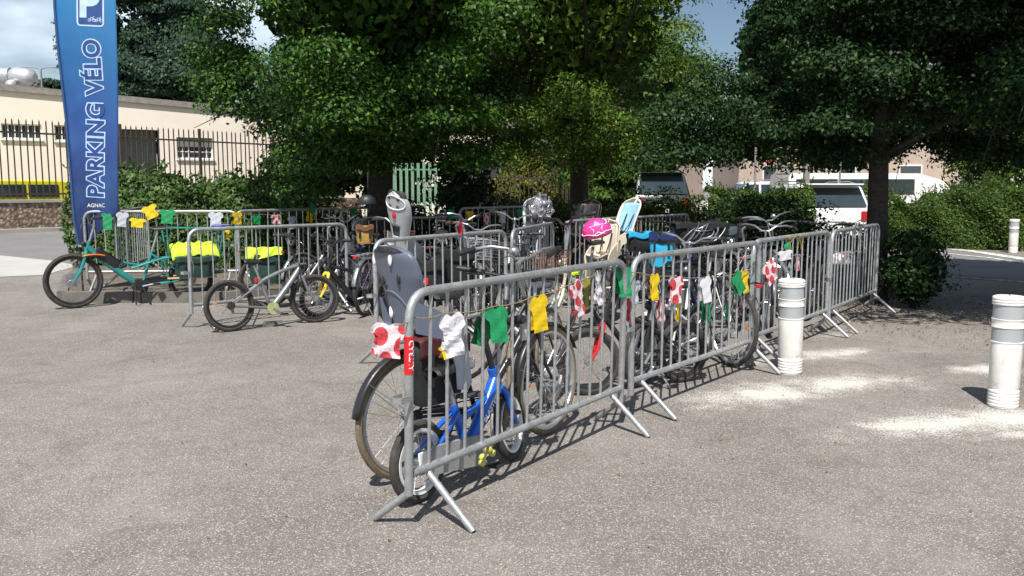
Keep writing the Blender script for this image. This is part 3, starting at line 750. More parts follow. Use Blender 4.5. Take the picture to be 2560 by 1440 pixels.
def bar_fence(name, label, p0, p1, H, sp, m, w=.05, base=0.0):
    p0 = Vector(p0); p1 = Vector(p1); U = (p1-p0); L = U.length; U.normalize(); N = Vector((U.y, -U.x, 0)); rt = empty(name, p0); tag(rt, label, 'fence')
    b = MB(); slab(b, 0, L, -.02, .02, H-.25, H-.2, U, N); slab(b, 0, L, -.02, .02, .2, .25, U, N); b.build('rail', m, rt, smooth=False)
    b = MB(); b.box((0, 0, H/2), (w, .03, H)); me = b.mesh('bar', m, False); k = 0; s = .05
    while s < L:
        o = link('bar', me, rt); o.location = U*s + N*.035; o.rotation_euler = (0, 0, math.atan2(U.y, U.x)); s += sp
    b = MB()
    for s in np.arange(0, L+.1, 2.5): slab(b, s-.05, s+.05, -.09, -.021, 0, H+.05, U, N)
    b.build('posts', m, rt, smooth=False)
a = dp(985, 466, 30); c = dp(1100, 466, 30); bar_fence('green_fence', 'light green slatted metal fence seen between tree trunks', (a.x, 30, 0), (c.x, 30, 0), 2.35, .2, GREENF, .10)
a = dp(1225, 466, 28); c = dp(1620, 466, 30); bar_fence('dark_fence', 'dark railing fence in front of the yellowish bush', (a.x, 28, 0), (c.x, 30, 0), 2.05, .16, FENCE, .03)

# signs
def round_sign():
    q = dp(1955, 425, 23.5); rt = empty('road_sign', (q.x, 23.5, 0)); tag(rt, 'back of a round grey road sign on a post among the hedge', 'sign')
    b = MB(); b.tube([(0, 0, 0), (0, 0, q.z+.25)], .03, 10); b.build('post', CAP, rt)
    b = MB(); b.lathe([(.02, -.012), (.235, -.012), (.25, 0), (.235, .012), (.02, .012)], 28, (0, -.045, q.z), 'y'); d = b.build('sign_plate', CAP, rt); d.rotation_euler = (0, 0, 0)
    b = MB(); b.cbox((0, -.07, q.z+.08), (.36, .02, .03), .005); b.cbox((0, -.07, q.z-.08), (.36, .02, .03), .005); b.build('brace', DIRT, rt)
round_sign()
q = dp(1950, 402, 29); rt = empty('boom_barrier', (q.x+.9, 29, 0)); tag(rt, 'thin red boom of a gate above the round grey sign', 'gate')
b = MB(); b.cbox((0, 0, q.z/2), (.18, .18, q.z), .02); b.build('post', CAP, rt)
b = MB(); b.cbox((-.85, -.12, q.z), (1.5, .04, .07), .01); b.build('boom', mat('red_boom_paint', (.6, .02, .04), .5), rt)
q = dp(2515, 455, 24); rt = empty('sign_post', (q.x, 24, 0)); tag(rt, 'thin grey post with a small pale plate beside the cream wall end', 'post')
b = MB(); b.tube([(0, 0, 0), (.02, 0, q.z+.75)], .035, 8); b.build('post', CAP, rt)
b = MB(); b.cbox((-.12, -.05, q.z+.02), (.22, .02, .08), .005); b.build('plate', WHITE, rt)
q = dp(1888, 430, 25); rt = empty('sign_post', (q.x, 25, 0)); tag(rt, 'thin galvanised post rising left of the round sign', 'post')
b = MB(); b.tube([(0, 0, 0), (0, 0, 2.9)], .035, 8); b.build('post', CAP, rt)
q = dp(2100, 430, 27); rt = empty('sign_post', (q.x, 27, 0)); tag(rt, 'thin post crossing the white minibus window', 'post')
b = MB(); b.tube([(0, 0, 0), (0, 0, 2.6)], .035, 8); b.build('post', CAP, rt)
q = dp(924, 470, 15); rt = empty('marker_post', (q.x, 15, .12)); tag(rt, 'yellowish upright marker post left of the left-hand trunk', 'post')
b = MB(); b.tube([(0, 0, 0), (0, 0, 2.05)], .035, 10); b.build('post', mat('pale_yellow_paint', (.6, .56, .22), .6), rt)

# ================================================================ TREES, HEDGES, BUSHES
def skip1(p):      # the open side towards the cream building stays clear
    a = ((p[0])/p[1]); px = 1280 + F_PX*a*1.0; pz = 466 - (p[2]-CAM_H)*F_PX/p[1]
    return (px < 556 + max(0, (pz-230))*.6) or (px > 1225 + 25*math.sin(p[2]*4)) or (990 < px < 1075 and 385 < pz) or (pz > 440 and 900 < px)
make_tree('linden_tree', 'dense dark linden with the leftmost trunk of the three', 'lindens round the bicycle park', (-2.15, 13.9, .12), .21, (-2.2, 13.3, 5.2), (3.7, 4.3, 3.8), 210, 640, .066, LEAF_LIME, (0.05, .1), 4.9, 2.1, 21, (.34, .66), 24000, low=-.97, skip=skip1, squash=.7, nmac=60, taper=.38, bulk=.60, roof=3500,
          extra=[(x_, 12.7 + .35*math.sin(x_*5), 2.0 + .14*math.sin(x_*3.3)) for x_ in np.arange(-3.2, -.3, .3)] + [(x_, 12.2 + .3*math.sin(x_*5), 2.65 + .2*math.sin(x_*3.3)) for x_ in np.arange(-3.1, -.3, .33)] + [(-3.8, 12.2, 2.2), (-3.7, 12.0, 1.7), (-4.05, 12.4, 2.8), (-3.7, 12.0, 2.1), (-3.9, 12.3, 2.6), (-3.4, 11.9, 1.7), (-4.2, 12.8, 3.4), (-4.15, 12.6, 3.0), (-4.1, 12.3, 3.7), (-4.15, 12.6, 4.3), (-4.0, 12.2, 4.0), (-3.2, 12.2, 2.3), (-4.6, 13.0, 4.2), (-4.1, 12.6, 3.3), (-3.7, 12.4, 3.0), (-3.9, 12.9, 1.4), (-3.1, 12.6, 1.5)])
def skip2(p):
    px = 1280 + F_PX*p[0]/p[1]; pz = 466 - (p[2]-CAM_H)*F_PX/p[1]
    return (px > 1700 and pz < 60) or (px > 1735 and pz < 150) or (px > 1800 and pz < 230) or (pz > 425)
make_tree('elm_tree', 'middle tree with light yellow-green leaves on its upper branches', 'lindens round the bicycle park', (1.22, 15.6, .12), .17, (1.0, 15.2, 4.9), (3.2, 3.3, 3.5), 190, 640, .072, LEAF_ELM, (-.02, .05), 5.5, 2.2, 33, (.32, .62), 20000, low=-.96, skip=skip2, aspect=.38, squash=.75, nmac=52, taper=.30, bulk=.62, roof=0,
          extra=[(x_, 14.2 + .35*math.sin(x_*5), 2.12 + .14*math.sin(x_*3.3)) for x_ in np.arange(-.9, 3.1, .34)] + [(x_, 13.8 + .35*math.sin(x_*4), 2.6 + .2*math.sin(x_*2.3)) for x_ in np.arange(-.9, 3.3, .4)] + [(-1.0, 13.2, 3.2), (-.9, 13.0, 2.9), (-.6, 13.2, 3.6), (-.9, 13.1, 4.1), (-1.2, 13.0, 3.9), (2.9, 14.6, 3.4), (3.3, 14.8, 3.0), (2.6, 14.4, 3.9), (-.3, 13.0, 4.3)])
def skip3(p):
    px = 1280 + F_PX*p[0]/p[1]; pz = 466 - (p[2]-CAM_H)*F_PX/p[1]
    return (px < 1845 and pz < 195) or (px < 1640) or (pz > 415 + .0*px and px > 1830)
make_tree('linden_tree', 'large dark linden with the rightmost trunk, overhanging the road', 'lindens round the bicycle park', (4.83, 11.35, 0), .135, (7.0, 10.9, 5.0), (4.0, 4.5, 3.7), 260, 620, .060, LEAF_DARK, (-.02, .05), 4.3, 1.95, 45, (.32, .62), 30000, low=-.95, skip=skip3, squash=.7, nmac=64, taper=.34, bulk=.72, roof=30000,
          extra=[tuple(q_) for q_ in np.random.default_rng(77).uniform((3.45, 9.9, 2.5), (8.6, 11.2, 4.9), (70, 3))] + [tuple(q_) for q_ in np.random.default_rng(79).uniform((4.1, 9.6, 2.6), (5.4, 10.5, 3.8), (18, 3))] + [tuple(q_) for q_ in np.random.default_rng(78).uniform((4.7, 6.5, 4.4), (9.5, 8.9, 6.4), (80, 3))] + [(x_, 11.6 + .35*math.sin(x_*5), 1.86 + .12*math.sin(x_*3.3)) for x_ in np.arange(1.95, 8.6, .30)] + [(x_, 12.3 + .3*math.sin(x_*4), 2.1 + .12*math.sin(x_*2.3)) for x_ in np.arange(2.1, 9, .38)] + [(3.4, 11.6, 3.8), (3.5, 11.7, 4.4), (3.7, 11.5, 3.3), (3.9, 11.3, 4.2), (4.3, 11.2, 3.7), (4.5, 10.9, 4.3), (4.9, 10.7, 3.2), (5.3, 10.8, 3.7), (5.8, 10.8, 3.1), (5.4, 10.4, 4.2), (6.2, 10.6, 3.6), (4.4, 11.6, 2.7), (5.2, 11.6, 2.6), (5.9, 11.4, 2.5), (6.6, 11.0, 2.9), (6.4, 10.4, 4.1), (4.0, 11.8, 2.4), (3.5, 11.9, 2.3), (3.0, 12.0, 2.35), (2.5, 12.1, 2.3), (3.2, 12.3, 2.6), (4.3, 12.3, 2.3), (2.1, 12.2, 2.5), (6.9, 11.4, 2.3), (7.5, 11.3, 2.4), (7.2, 10.6, 2.6), (5.7, 12.0, 2.2), (6.4, 12.2, 2.2), (7.1, 12.2, 2.3), (3.6, 12.6, 3.6), (4.2, 12.4, 4.3), (3.9, 12.9, 5.0), (4.4, 12.3, 3.0), (3.2, 12.7, 2.9), (4.6, 12.6, 3.7), (3.7, 12.2, 2.5), (4.5, 12.0, 2.5), (5.0, 12.2, 3.0), (3.0, 12.9, 3.5), (4.0, 12.7, 3.2), (4.8, 12.9, 4.6), (3.6, 12.9, 4.3), (2.4, 11.5, 2.6), (2.1, 11.5, 2.4), (2.7, 11.3, 2.9), (3.0, 11.2, 2.5), (2.3, 11.8, 2.2), (2.7, 11.8, 2.1), (7.4, 9.6, 3.1), (6.8, 9.4, 3.0), (6.3, 9.4, 2.6), (6.9, 10.0, 2.3), (5.9, 9.8, 2.4), (5.4, 9.7, 2.3), (3.4, 11.2, 2.2)])
# ivy covered second trunk and shrubs under the crowns
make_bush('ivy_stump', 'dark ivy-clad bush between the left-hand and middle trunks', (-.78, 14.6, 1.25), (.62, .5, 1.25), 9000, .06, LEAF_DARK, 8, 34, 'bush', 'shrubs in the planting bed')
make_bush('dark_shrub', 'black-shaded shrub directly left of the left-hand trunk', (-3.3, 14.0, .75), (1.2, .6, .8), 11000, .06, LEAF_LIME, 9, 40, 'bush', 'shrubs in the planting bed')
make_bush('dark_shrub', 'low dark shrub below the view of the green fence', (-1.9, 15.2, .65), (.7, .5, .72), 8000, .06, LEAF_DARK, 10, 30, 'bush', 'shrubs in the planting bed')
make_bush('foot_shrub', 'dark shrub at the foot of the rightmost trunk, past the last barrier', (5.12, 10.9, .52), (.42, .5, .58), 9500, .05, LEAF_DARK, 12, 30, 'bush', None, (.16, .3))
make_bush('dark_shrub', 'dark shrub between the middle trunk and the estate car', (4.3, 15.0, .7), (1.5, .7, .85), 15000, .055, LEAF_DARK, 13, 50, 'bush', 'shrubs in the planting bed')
make_bush('light_shrub', 'bright green shrub right of the middle trunk, below the grey van', (2.9, 16.6, .75), (1.35, .7, .72), 16000, .06, LEAF_SHRUB, 14, 46, 'bush', 'shrubs in the planting bed')
make_bush('light_shrub', 'green shrub left of the middle trunk, in front of the dark railing', (.35, 17.2, .6), (1.3, .7, .9), 15000, .06, LEAF_SHRUB, 15, 46, 'bush', 'shrubs in the planting bed')
make_bush('car_side_shrub', 'loose shrub whose twigs cover the bottom of the white estate car', (7.1, 18.3, .36), (1.5, .6, .50), 3400, .07, LEAF_SHRUB, 16, 30, 'bush', None, (.2, .35), inner=300)
make_bush('yellow_bush', 'yellow-leaved bush behind the dark railing', (.55, 30.5, 1.35), (1.5, .9, 1.35), 9000, .11, LEAF_YEL, 17, 34, 'bush', None, (.4, .6))
make_bush('tall_shrub', 'tall light green shrub behind the dark railing, right of the middle trunk', (3.4, 28.0, 1.9), (1.9, 1.0, 2.0), 15000, .11, LEAF_SHRUB, 18, 48, 'bush', None, (.45, .7))
make_hedge('leafy_hedge', 'broad-leaved green hedge between the blue flag and the left-hand tree', (-8.0, 16.2), (-3.6, 15.3), 1.2, 1.58, 1.50, .105, 14000, LEAF_HEDGE, None, .12, seed=31, shoots=120, rough=.2)
make_hedge('clipped_hedge', 'long low green hedge behind the side road on the right', (8.75, 22.9), (15.5, 20.3), 1.6, 1.28, 1.62, .075, 42000, LEAF_SHRUB, None, 0, seed=32, shoots=420, rough=.30, aspect=.45)
make_hedge('roadside_hedge', 'green hedge in front of the white car, left of the estate car', (4.6, 20.5), (7.0, 20.4), 1.0, 1.55, 1.35, .075, 13000, LEAF_SHRUB, None, 0, seed=33, shoots=80)
make_bush('corner_bush', 'tall loose bush rising above the right-hand hedge', (13.3, 23.6, 1.9), (1.9, .9, 1.3), 11000, .085, LEAF_SHRUB, 35, 40, 'bush', None, (.35, .6))
# trees farther away
def far_tree(name, label, px, Y, cz, r, seed, lm, n=60, per=300, size=.22, tr=.2, group='trees in the distance', blob=(.8, 1.5), inner=2500, skip=None, bulk=.7):
    q = dp(px, 466, Y)
    return make_tree(name, label, group, (q.x, Y, 0), tr, (q.x, Y, cz), r, n, per, size, lm, (0, 0), 60, cz*.45, seed, blob, inner, .6, skip=skip, bulk=bulk)
far_tree('background_tree', 'tall loose tree above the cream building, right of the flag', 405, 52, 9.4, (4.9, 3.6, 6.0), 51, LEAF_FAR, 90, 300, .18, blob=(.8, 1.4), inner=1500)
far_tree('background_tree', 'lower bushy tree over the roof edge near the left-hand linden', 440, 50, 7.2, (4.2, 3, 3.4), 52, LEAF_FAR, 60, 420, .19)
far_tree('background_tree', 'small tree over the white block left of the flag', 152, 58, 7.4, (.9, 1, 1.3), 53, LEAF_FAR, 14, 150, .2, .08, blob=(.5, .8), inner=200)
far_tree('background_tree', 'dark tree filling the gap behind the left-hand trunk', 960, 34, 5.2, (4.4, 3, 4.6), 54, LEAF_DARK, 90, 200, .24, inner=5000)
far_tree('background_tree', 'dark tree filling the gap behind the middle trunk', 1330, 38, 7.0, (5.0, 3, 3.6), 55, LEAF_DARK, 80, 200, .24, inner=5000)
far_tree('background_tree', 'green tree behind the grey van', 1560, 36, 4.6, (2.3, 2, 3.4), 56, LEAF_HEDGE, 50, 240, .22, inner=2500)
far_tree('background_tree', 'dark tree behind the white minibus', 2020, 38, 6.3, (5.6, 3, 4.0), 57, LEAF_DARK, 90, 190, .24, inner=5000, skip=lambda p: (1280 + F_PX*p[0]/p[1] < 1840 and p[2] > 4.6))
far_tree('background_tree', 'green tree at the far right edge above the gatehouse wall', 2620, 33, 5.4, (4.6, 3, 3.6), 58, LEAF_HEDGE, 70, 220, .24, inner=3000)
# ================================================================ CROWD BARRIERS
BL_, BH, BRZ, TR = 2.05, 1.10, .255, .0205
def make_barrier():
    rt = empty('crowd_barrier')
    b = MB(); top = BH - TR; r = .13
    pts = [Vector((0, 0, .16)), Vector((0, 0, .5)), Vector((0, 0, top - r))] + bez((0, 0, top - r), (0, 0, top), (r, 0, top), 6)[1:] + [Vector((BL_/2, 0, top))] + bez((BL_ - r, 0, top), (BL_, 0, top), (BL_, 0, top - r), 6) + [Vector((BL_, 0, .5)), Vector((BL_, 0, .16))]
    b.tube(pts, TR, 12); b.build('frame', GALV, rt)
    b = MB(); b.tube([(TR, 0, BRZ), (BL_/2, 0, BRZ), (BL_ - TR, 0, BRZ)], .0195, 12); b.build('bottom_rail', GALV, rt)
    # bar with flattened, pointed top end
    b = MB(); z0, z1 = BRZ + .008, top - .006; n = 8; vs = []
    st = [(z0, .0085, .0085), (z0+.06, .0085, .0085), (z1-.13, .0085, .0085), (z1-.07, .0085, .007), (z1-.02, .003, .012), (z1, .002, .013)]
    for z, rx, ry in st:
        for k in range(n): a = 2*math.pi*k/n; vs.append((rx*math.cos(a), ry*math.sin(a), z))
    b.add(vs, [(i*n+k, i*n+(k+1) % n, (i+1)*n+(k+1) % n, (i+1)*n+k) for i in range(len(st)-1) for k in range(n)])
    me = b.mesh('bar', GALV)
    for i in range(14):
        o = link('bar', me, rt); o.location = (BL_*(i+1)/15, 0, 0)
    for (x, x2, s, z) in ((0, -.02, 1, .17), (.13, .13, -1, BRZ-.02), (BL_, BL_+.02, 1, .17), (BL_-.13, BL_-.13, -1, BRZ-.02)):
        b = MB(); e = Vector((x2, s*(.19 if abs(x2) < .05 or x2 > BL_ else .27), .012)); a = Vector((x, s*.0, z)); b.tube([a, a+(e-a)*.12, a+(e-a)*.9, e], [.017, .0175, .0175, .016], 10); b.build('leg', GALV, rt)
    b = MB(); b.tube([(0, 0, .62), (-.075, 0, .62)], .006, 6)
    for z in (.60, .64):
        pass
    b = MB(); p = [(-.02, .03, .60), (-.085, .032, .60), (-.105, 0, .60), (-.085, -.032, .60), (-.02, -.03, .60)]
    vs = [Vector(q) for q in p] + [Vector(q) + Vector((0, 0, .03)) for q in p] + [Vector((q[0]*.93+.002, q[1]*.84, q[2])) for q in p] + [Vector((q[0]*.93+.002, q[1]*.84, q[2]+.03)) for q in p]
    fs = []
    for i in range(4): fs += [(i, i+1, i+6, i+5), (i+11, i+10, i+15, i+16), (i+5, i+6, i+16, i+15), (i+1, i, i+10, i+11)]
    fs += [(0, 5, 15, 10), (4, 14, 19, 9)]; b.add(vs, fs); b.build('coupling', GALV, rt)
    return rt
G1 = 'galvanised crowd barriers round the bicycle park'
proto = make_barrier(); BAR = {}; used = [False]
def barrier(key, p0, ang, label, z=0.0, lean=0.0):
    first = not used[0]
    o = proto if not used[0] else copy_tree(proto); used[0] = True
    o.location = (p0[0], p0[1], z); o.rotation_euler = (lean, 0, ang); tag(o, label, 'crowd barrier', G1)
    for c_ in o.children:
        if c_.name.startswith('bar') and random.random() < .55: c_.rotation_euler = (random.gauss(0, .004), random.gauss(0, .006), 0)
    e = (p0[0] + math.cos(ang)*BL_, p0[1] + math.sin(ang)*BL_); BAR[key] = (p0, e, z); return e
def ang(p, q): return math.atan2(q[1]-p[1], q[0]-p[0])
def chain(key, p, q, label, **k): return barrier(key, p, ang(p, q), label, **k)
a0 = gp(1022, 1322); a1 = gp(1556, 1062)
A_e = chain('A', (a0.x, a0.y), (a1.x, a1.y), 'nearest crowd barrier, ending with the red sticker on its post', lean=.02)
b0 = gp(1574, 1050); b1 = gp(1888, 921); B_e = chain('B', (b0.x+.01, b0.y+.04), (b1.x, b1.y), 'second crowd barrier of the right-hand row, behind the left white bollard', lean=.0)
c1 = gp(2055, 845); C_e = chain('C', (B_e[0]-.02, B_e[1]+.1), (c1.x+.03, c1.y+.12), 'third crowd barrier of the right-hand row, behind the left white bollard top', lean=.0)
d1 = gp(2180, 784); D_e = chain('D', (C_e[0]+.04, C_e[1]+.04), (d1.x+.03, d1.y+.1), 'last crowd barrier of the right-hand row, ending at the rightmost trunk', lean=.0)
E_e = chain('E', (-1.17, 7.36), (-.05, 9.1), 'crowd barrier directly behind the dark grey child seat', lean=-.01)
F_e = chain('F', (E_e[0]+.06, E_e[1]+.05), (.55, 11.2), 'crowd barrier seen nearly end-on behind the cream bicycle')
F2 = chain('F2', (.72, 11.5), (1.71, 13.1), 'crowd barrier behind the pink helmet')
F3 = chain('F3', (1.74, 12.9), (2.95, 14.5), 'crowd barrier right of the beige child seat, below the light shrub')
G_e = chain('G', (-3.51, 9.32), (-2.1, 10.78), 'crowd barrier in front of the cargo bicycle tail and behind the grey child bicycle', lean=.01)
G2 = chain('G2', (-2.25, 12.2), (-.9, 13.5), 'crowd barrier behind the light grey child seat, left of the bush')
H_e = chain('H', (-5.83, 11.75), (-3.87, 11.9), 'crowd barrier behind the cargo bicycle, right of the flag', z=.125)
I_e = chain('I', (-3.82, 11.93), (-2.72, 13.6), 'crowd barrier in front of the leafy hedge with green and pink shirts', z=.125)
J_e = chain('J', (-2.68, 13.5), (-1.6, 15.1), 'crowd barrier directly under the left-hand trunk', z=.125)
L_e = chain('L', (-.83, 13.65), (.55, 15.1), 'back row crowd barrier with yellow, white and green shirts, left of the middle trunk', z=.125)
K_e = chain('K', (-5.62, 12.2), (-6.0, 14.2), 'crowd barrier running back from the flag towards the hedge', z=.125)

# red sticker on the nearest post
RED = mat('red_print', (.62, .012, .02), .45, 0, .08, 20); WPRINT = mat('white_print', (.78, .78, .78), .5, 0, .04, 20)
def text_mesh(s, size, mat_, offset=0.0, extrude=.0004, spacing=1.0):
    cu = bpy.data.curves.new('lettering', 'FONT'); cu.body = s; cu.size = size; cu.offset = offset; cu.extrude = extrude; cu.align_x = 'CENTER'; cu.align_y = 'CENTER'; cu.space_character = spacing; cu.resolution_u = 4
    o = bpy.data.objects.new('lettering', cu); col.objects.link(o); dg = bpy.context.evaluated_depsgraph_get(); dg.update()
    me = bpy.data.meshes.new_from_object(o.evaluated_get(dg)); bpy.data.objects.remove(o); bpy.data.curves.remove(cu)
    me.materials.clear(); me.materials.append(mat_); return me
pa = BAR['A'][0]; an_ = ang(*BAR['A'][:2]); st = empty('sticker', (pa[0] + math.sin(an_)*math.sin(.02)*.72, pa[1] - math.cos(an_)*math.sin(.02)*.72, .72)); tag(st, 'red sticker with white lettering wrapped round the nearest barrier post', 'sticker')
st.rotation_euler = (.02*math.cos(an_), .02*math.sin(an_), 0)
b = MB(); n = 24
for j in range(2):
    for k in range(n+1):
        a = 2*math.pi*k/n; b.v.append((math.cos(a)*(TR+.0016), math.sin(a)*(TR+.0016), j*.17))
b.f = [(k, k+1, n+1+k+1, n+1+k) for k in range(n)]; b.build('label', RED, st)
me = text_mesh('ALTRAD', .036, WPRINT, .0008, .0002, 1.02)
for v in me.vertices:
    x, y = v.co.x, v.co.y; a = R_(-48) + (-y)/(TR+.003) * 1.0; rr = TR + .0026 + v.co.z
    v.co = (math.cos(a)*rr, math.sin(a)*rr, .085 + x)
link('lettering', me, st)

# ================================================================ BOLLARDS
BW = mat('bollard_white', (.80, .78, .73), .5, 0, .07, 7, .15, 40, c2=(.66, .62, .56)); REFL = mat('grey_reflective_band', (.42, .44, .46), .35, .2, .06, 5)
def bollard_mat():
    m = bpy.data.materials.new('scuffed_white_plastic'); t = NT(m)
    sx = t.n('ShaderNodeSeparateXYZ'); t.t.links.new(t.obj(), sx.inputs[0])
    a = t.noise(6, 6, .7); s = t.noise(26, 4, .65)
    c = t.mix(t.ramp(a, (.35, 0.0), (.7, 1.0)), (.80, .79, .76, 1), (.68, .65, .60, 1))
    c = t.mix(t.math('MULTIPLY', t.ramp(s, (.58, 0.0), (.72, 1.0)), t.math('SUBTRACT', .8, sx.outputs[2], 0, True)), c, (.36, .31, .25, 1))
    t.set(t.b.inputs['Base Color'], c); t.b.inputs['Roughness'].default_value = .45; return m
BW = bollard_mat()
def make_bollard():
    rt = empty('bollard'); R0 = .098
    pr = [(.080, .0), (.094, .004)]
    for k in range(5):
        z = .012 + k*.024; pr += [(R0-.004, z), (R0+.001, z+.005), (R0+.001, z+.015), (R0-.004, z+.020)]
    pr += [(R0-.006, .138), (R0, .15), (R0+.002, .462), (R0+.006, .466), (R0+.006, .472), (R0-.003, .474), (R0-.003, .568), (R0+.006, .57), (R0+.006, .576), (R0+.004, .58), (R0+.004, .622), (R0+.007, .626), (R0+.007, .63), (R0-.003, .632), (R0-.003, .726), (R0+.006, .728)]
    pr += [(R0+.009, .733), (R0+.009, .740), (R0+.004, .743), (R0+.005, .747), (R0+.010, .750), (R0+.010, .757), (R0+.004, .760), (R0+.006, .766), (R0+.009, .772), (R0+.006, .782), (R0-.008, .789), (.03, .792)]
    b = MB(); b.lathe(pr, 40); b.build('body', BW, rt)
    for z in (.475, .633):
        b = MB(); b.lathe([(R0-.002, z), (R0+.0008, z), (R0+.0008, z+.092), (R0-.002, z+.092)], 40); b.build('reflective_band', REFL, rt)
    b = MB(); b.cbox((0, 0, .7935), (.045, .012, .004), .001); b.build('slot', CAP, rt, smooth=False)
    return rt
G2n = 'white ribbed bollards with grey bands'
B_ = make_bollard(); q = gp(1980, 936); B_.location = (q.x, q.y+.06, 0); B_.rotation_euler = (0.012, R_(-1.6), .4); tag(B_, 'white bollard standing nearest to the row of barriers', 'bollard', G2n)
for (px, py, lab, rz, tl) in ((2518, 1022, 'white bollard nearest the camera at the right edge', 1.2, .2), (2536, 633, 'small-looking far white bollard beside the right-hand hedge', 2.0, 1.0)):
    o = copy_tree(B_); q = gp(px, py); o.location = (q.x, q.y+.06, 0); o.rotation_euler = (0, R_(tl), rz); tag(o, lab, 'bollard', G2n)

# ================================================================ FEATHER FLAG
def flag():
    Y = 11.75
    left = [(139, -60), (141, 20), (148, 110), (157, 215), (166, 310), (174, 400), (181, 480), (186, 545), (193, 590), (199, 617)]
    right = [(286, -60), (290, 60), (293, 150), (295, 260), (297, 350), (298, 430), (298, 495), (297, 528), (240, 588), (203, 622)]
    rt0 = dp(203, 700, Y); rt = empty('feather_flag', (rt0.x, Y, 0)); tag(rt, 'tall blue feather flag lettered PARKING VELO behind the cargo bicycle', 'flag')
    m = bpy.data.materials.new('blue_printed_fabric'); t = NT(m)
    sx = t.n('ShaderNodeSeparateXYZ'); t.t.links.new(t.obj(), sx.inputs[0])
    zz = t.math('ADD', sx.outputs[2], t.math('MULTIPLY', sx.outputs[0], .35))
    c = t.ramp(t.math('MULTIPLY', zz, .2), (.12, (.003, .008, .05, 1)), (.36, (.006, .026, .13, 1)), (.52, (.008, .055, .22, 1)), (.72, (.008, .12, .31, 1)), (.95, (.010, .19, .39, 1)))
    sp = t.ramp(t.noise(300, 2, .5), (.62, 0.0), (.72, .45)); c = t.mix(sp, c, (.07, .22, .42, 1))
    lf = t.ramp(t.noise(1.6, 3, .5), (.45, 0.0), (.75, .35)); c = t.mix(lf, c, (.05, .16, .42, 1))
    t.set(t.b.inputs['Base Color'], c); t.b.inputs['Roughness'].default_value = .65
    t.bump(t.noise(420, 2, .5), .15, .002)
    LW = [dp(x, y, Y) - rt.location for x, y in left]; RW = [dp(x, y, Y) - rt.location for x, y in right]
    def wave(x, z): return .022*math.sin(x*5.5 + z*1.1) + .005*math.sin(x*15 - z*2.1 + .6) + .01*math.sin(z*3)
    nu = 24
    def pt(side, v):
        i = min(int(v*(len(LW)-1)), len(LW)-2); f = v*(len(LW)-1) - i; return side[i].lerp(side[i+1], f)
    def F(u, v):
        a = pt(LW, v); c_ = pt(RW, v); p = a.lerp(c_, u); return Vector((p.x, wave(p.x, p.z), p.z))
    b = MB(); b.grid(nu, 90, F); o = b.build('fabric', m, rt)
    md = o.modifiers.new('thickness', 'SOLIDIFY'); md.thickness = .0015; md.offset = 1
    # sleeve and pole on the left edge
    DK = mat('dark_blue_sleeve', (.02, .07, .20), .7, 0, .1, 9)
    pole_pts = [Vector((p.x - .012, wave(p.x, p.z), p.z)) for p in LW]
    b = MB(); b.tube(pole_pts, .019, 8); b.build('sleeve', DK, rt)
    b = MB(); top = [p + Vector((0, .0, 0)) for p in pole_pts]; b.tube([Vector((.02, .0, .0)), Vector((.012, 0, .4)), top[-1], top[-2]], .013, 8)
    b.tube([Vector((-.35, 0, .02)), Vector((.35, 0, .02))], .014, 6); b.tube([Vector((0, -.35, .02)), Vector((0, .35, .02))], .014, 6); b.build('pole', BLK, rt)
    # print: conformed to the cloth
    def conform(me, org, ex, ey, lift, name):
        import bmesh
        bm = bmesh.new(); bm.from_mesh(me); bmesh.ops.triangulate(bm, faces=bm.faces[:])
        for _ in range(3):
            lim = .05 / max(ex.length, 1e-6); ee = [e for e in bm.edges if e.calc_length() > .05]
            if not ee: break
            bmesh.ops.subdivide_edges(bm, edges=ee, cuts=1); bmesh.ops.triangulate(bm, faces=bm.faces[:])
        bm.to_mesh(me); bm.free()
        for v in me.vertices:
            p = org + ex*v.co.x + ey*v.co.y
            v.co = (p.x, wave(p.x, p.z) - lift - v.co.z*.3, p.z)
        o = link(name, me, rt); return o
    PALE = mat('pale_blue_print', (.45, .60, .78), .6, 0, .12, 6); INK = mat('dark_blue_print', (.012, .055, .24), .6, 0, .15, 5)
    def loc(px, py): return dp(px, py, Y) - rt.location
    def word(s, p0, p1, cap, pale_off, up_tilt):
        # reads from p0 (start) up to p1 (end); letters' tops point left
        a = loc(*p0); e = loc(*p1); mid = (a+e)/2; ex = (e-a); L = ex.length; ex.normalize(); ey = Vector((-ex.z, 0, ex.x))
        for (off, mt, lift) in ((pale_off, PALE, .004), (.026, INK, .0075)):
            me = text_mesh(s, 1.0, mt, off, .0, 1.03)
            if not hasattr(word, s+'w'):
                xs = [v.co.x for v in me.vertices]; ys = [v.co.y for v in me.vertices]
                setattr(word, s+'w', (min(xs), max(xs), min(ys), max(ys)))
            x0, x1, y0, y1 = getattr(word, s+'w')
            cxx, cyy = (x0+x1)/2, (y0+y1)/2; base_h = .70 + 2*pale_off
            kx = L/(x1-x0); ky = cap/base_h
            for v in me.vertices: v.co.x = (v.co.x-cxx)*kx; v.co.y = (v.co.y-(y0+base_h/2))*ky; v.co.z = 0
            # bold: subdivide long edges not needed, the cloth waves are gentle
            conform(me, mid, ex, ey, lift, 'lettering')
    word('PARKING', (240, 494), (240, 256), .275, .08, 0)
    word('VÉLO', (238, 243), (229, 97), .26, .08, 0)
    me = text_mesh('AGNAC', .072, WPRINT, .0, .0, 1.0); conform(me, loc(241, 514), Vector((1, 0, 0)), Vector((0, 0, 1)), .005, 'lettering')
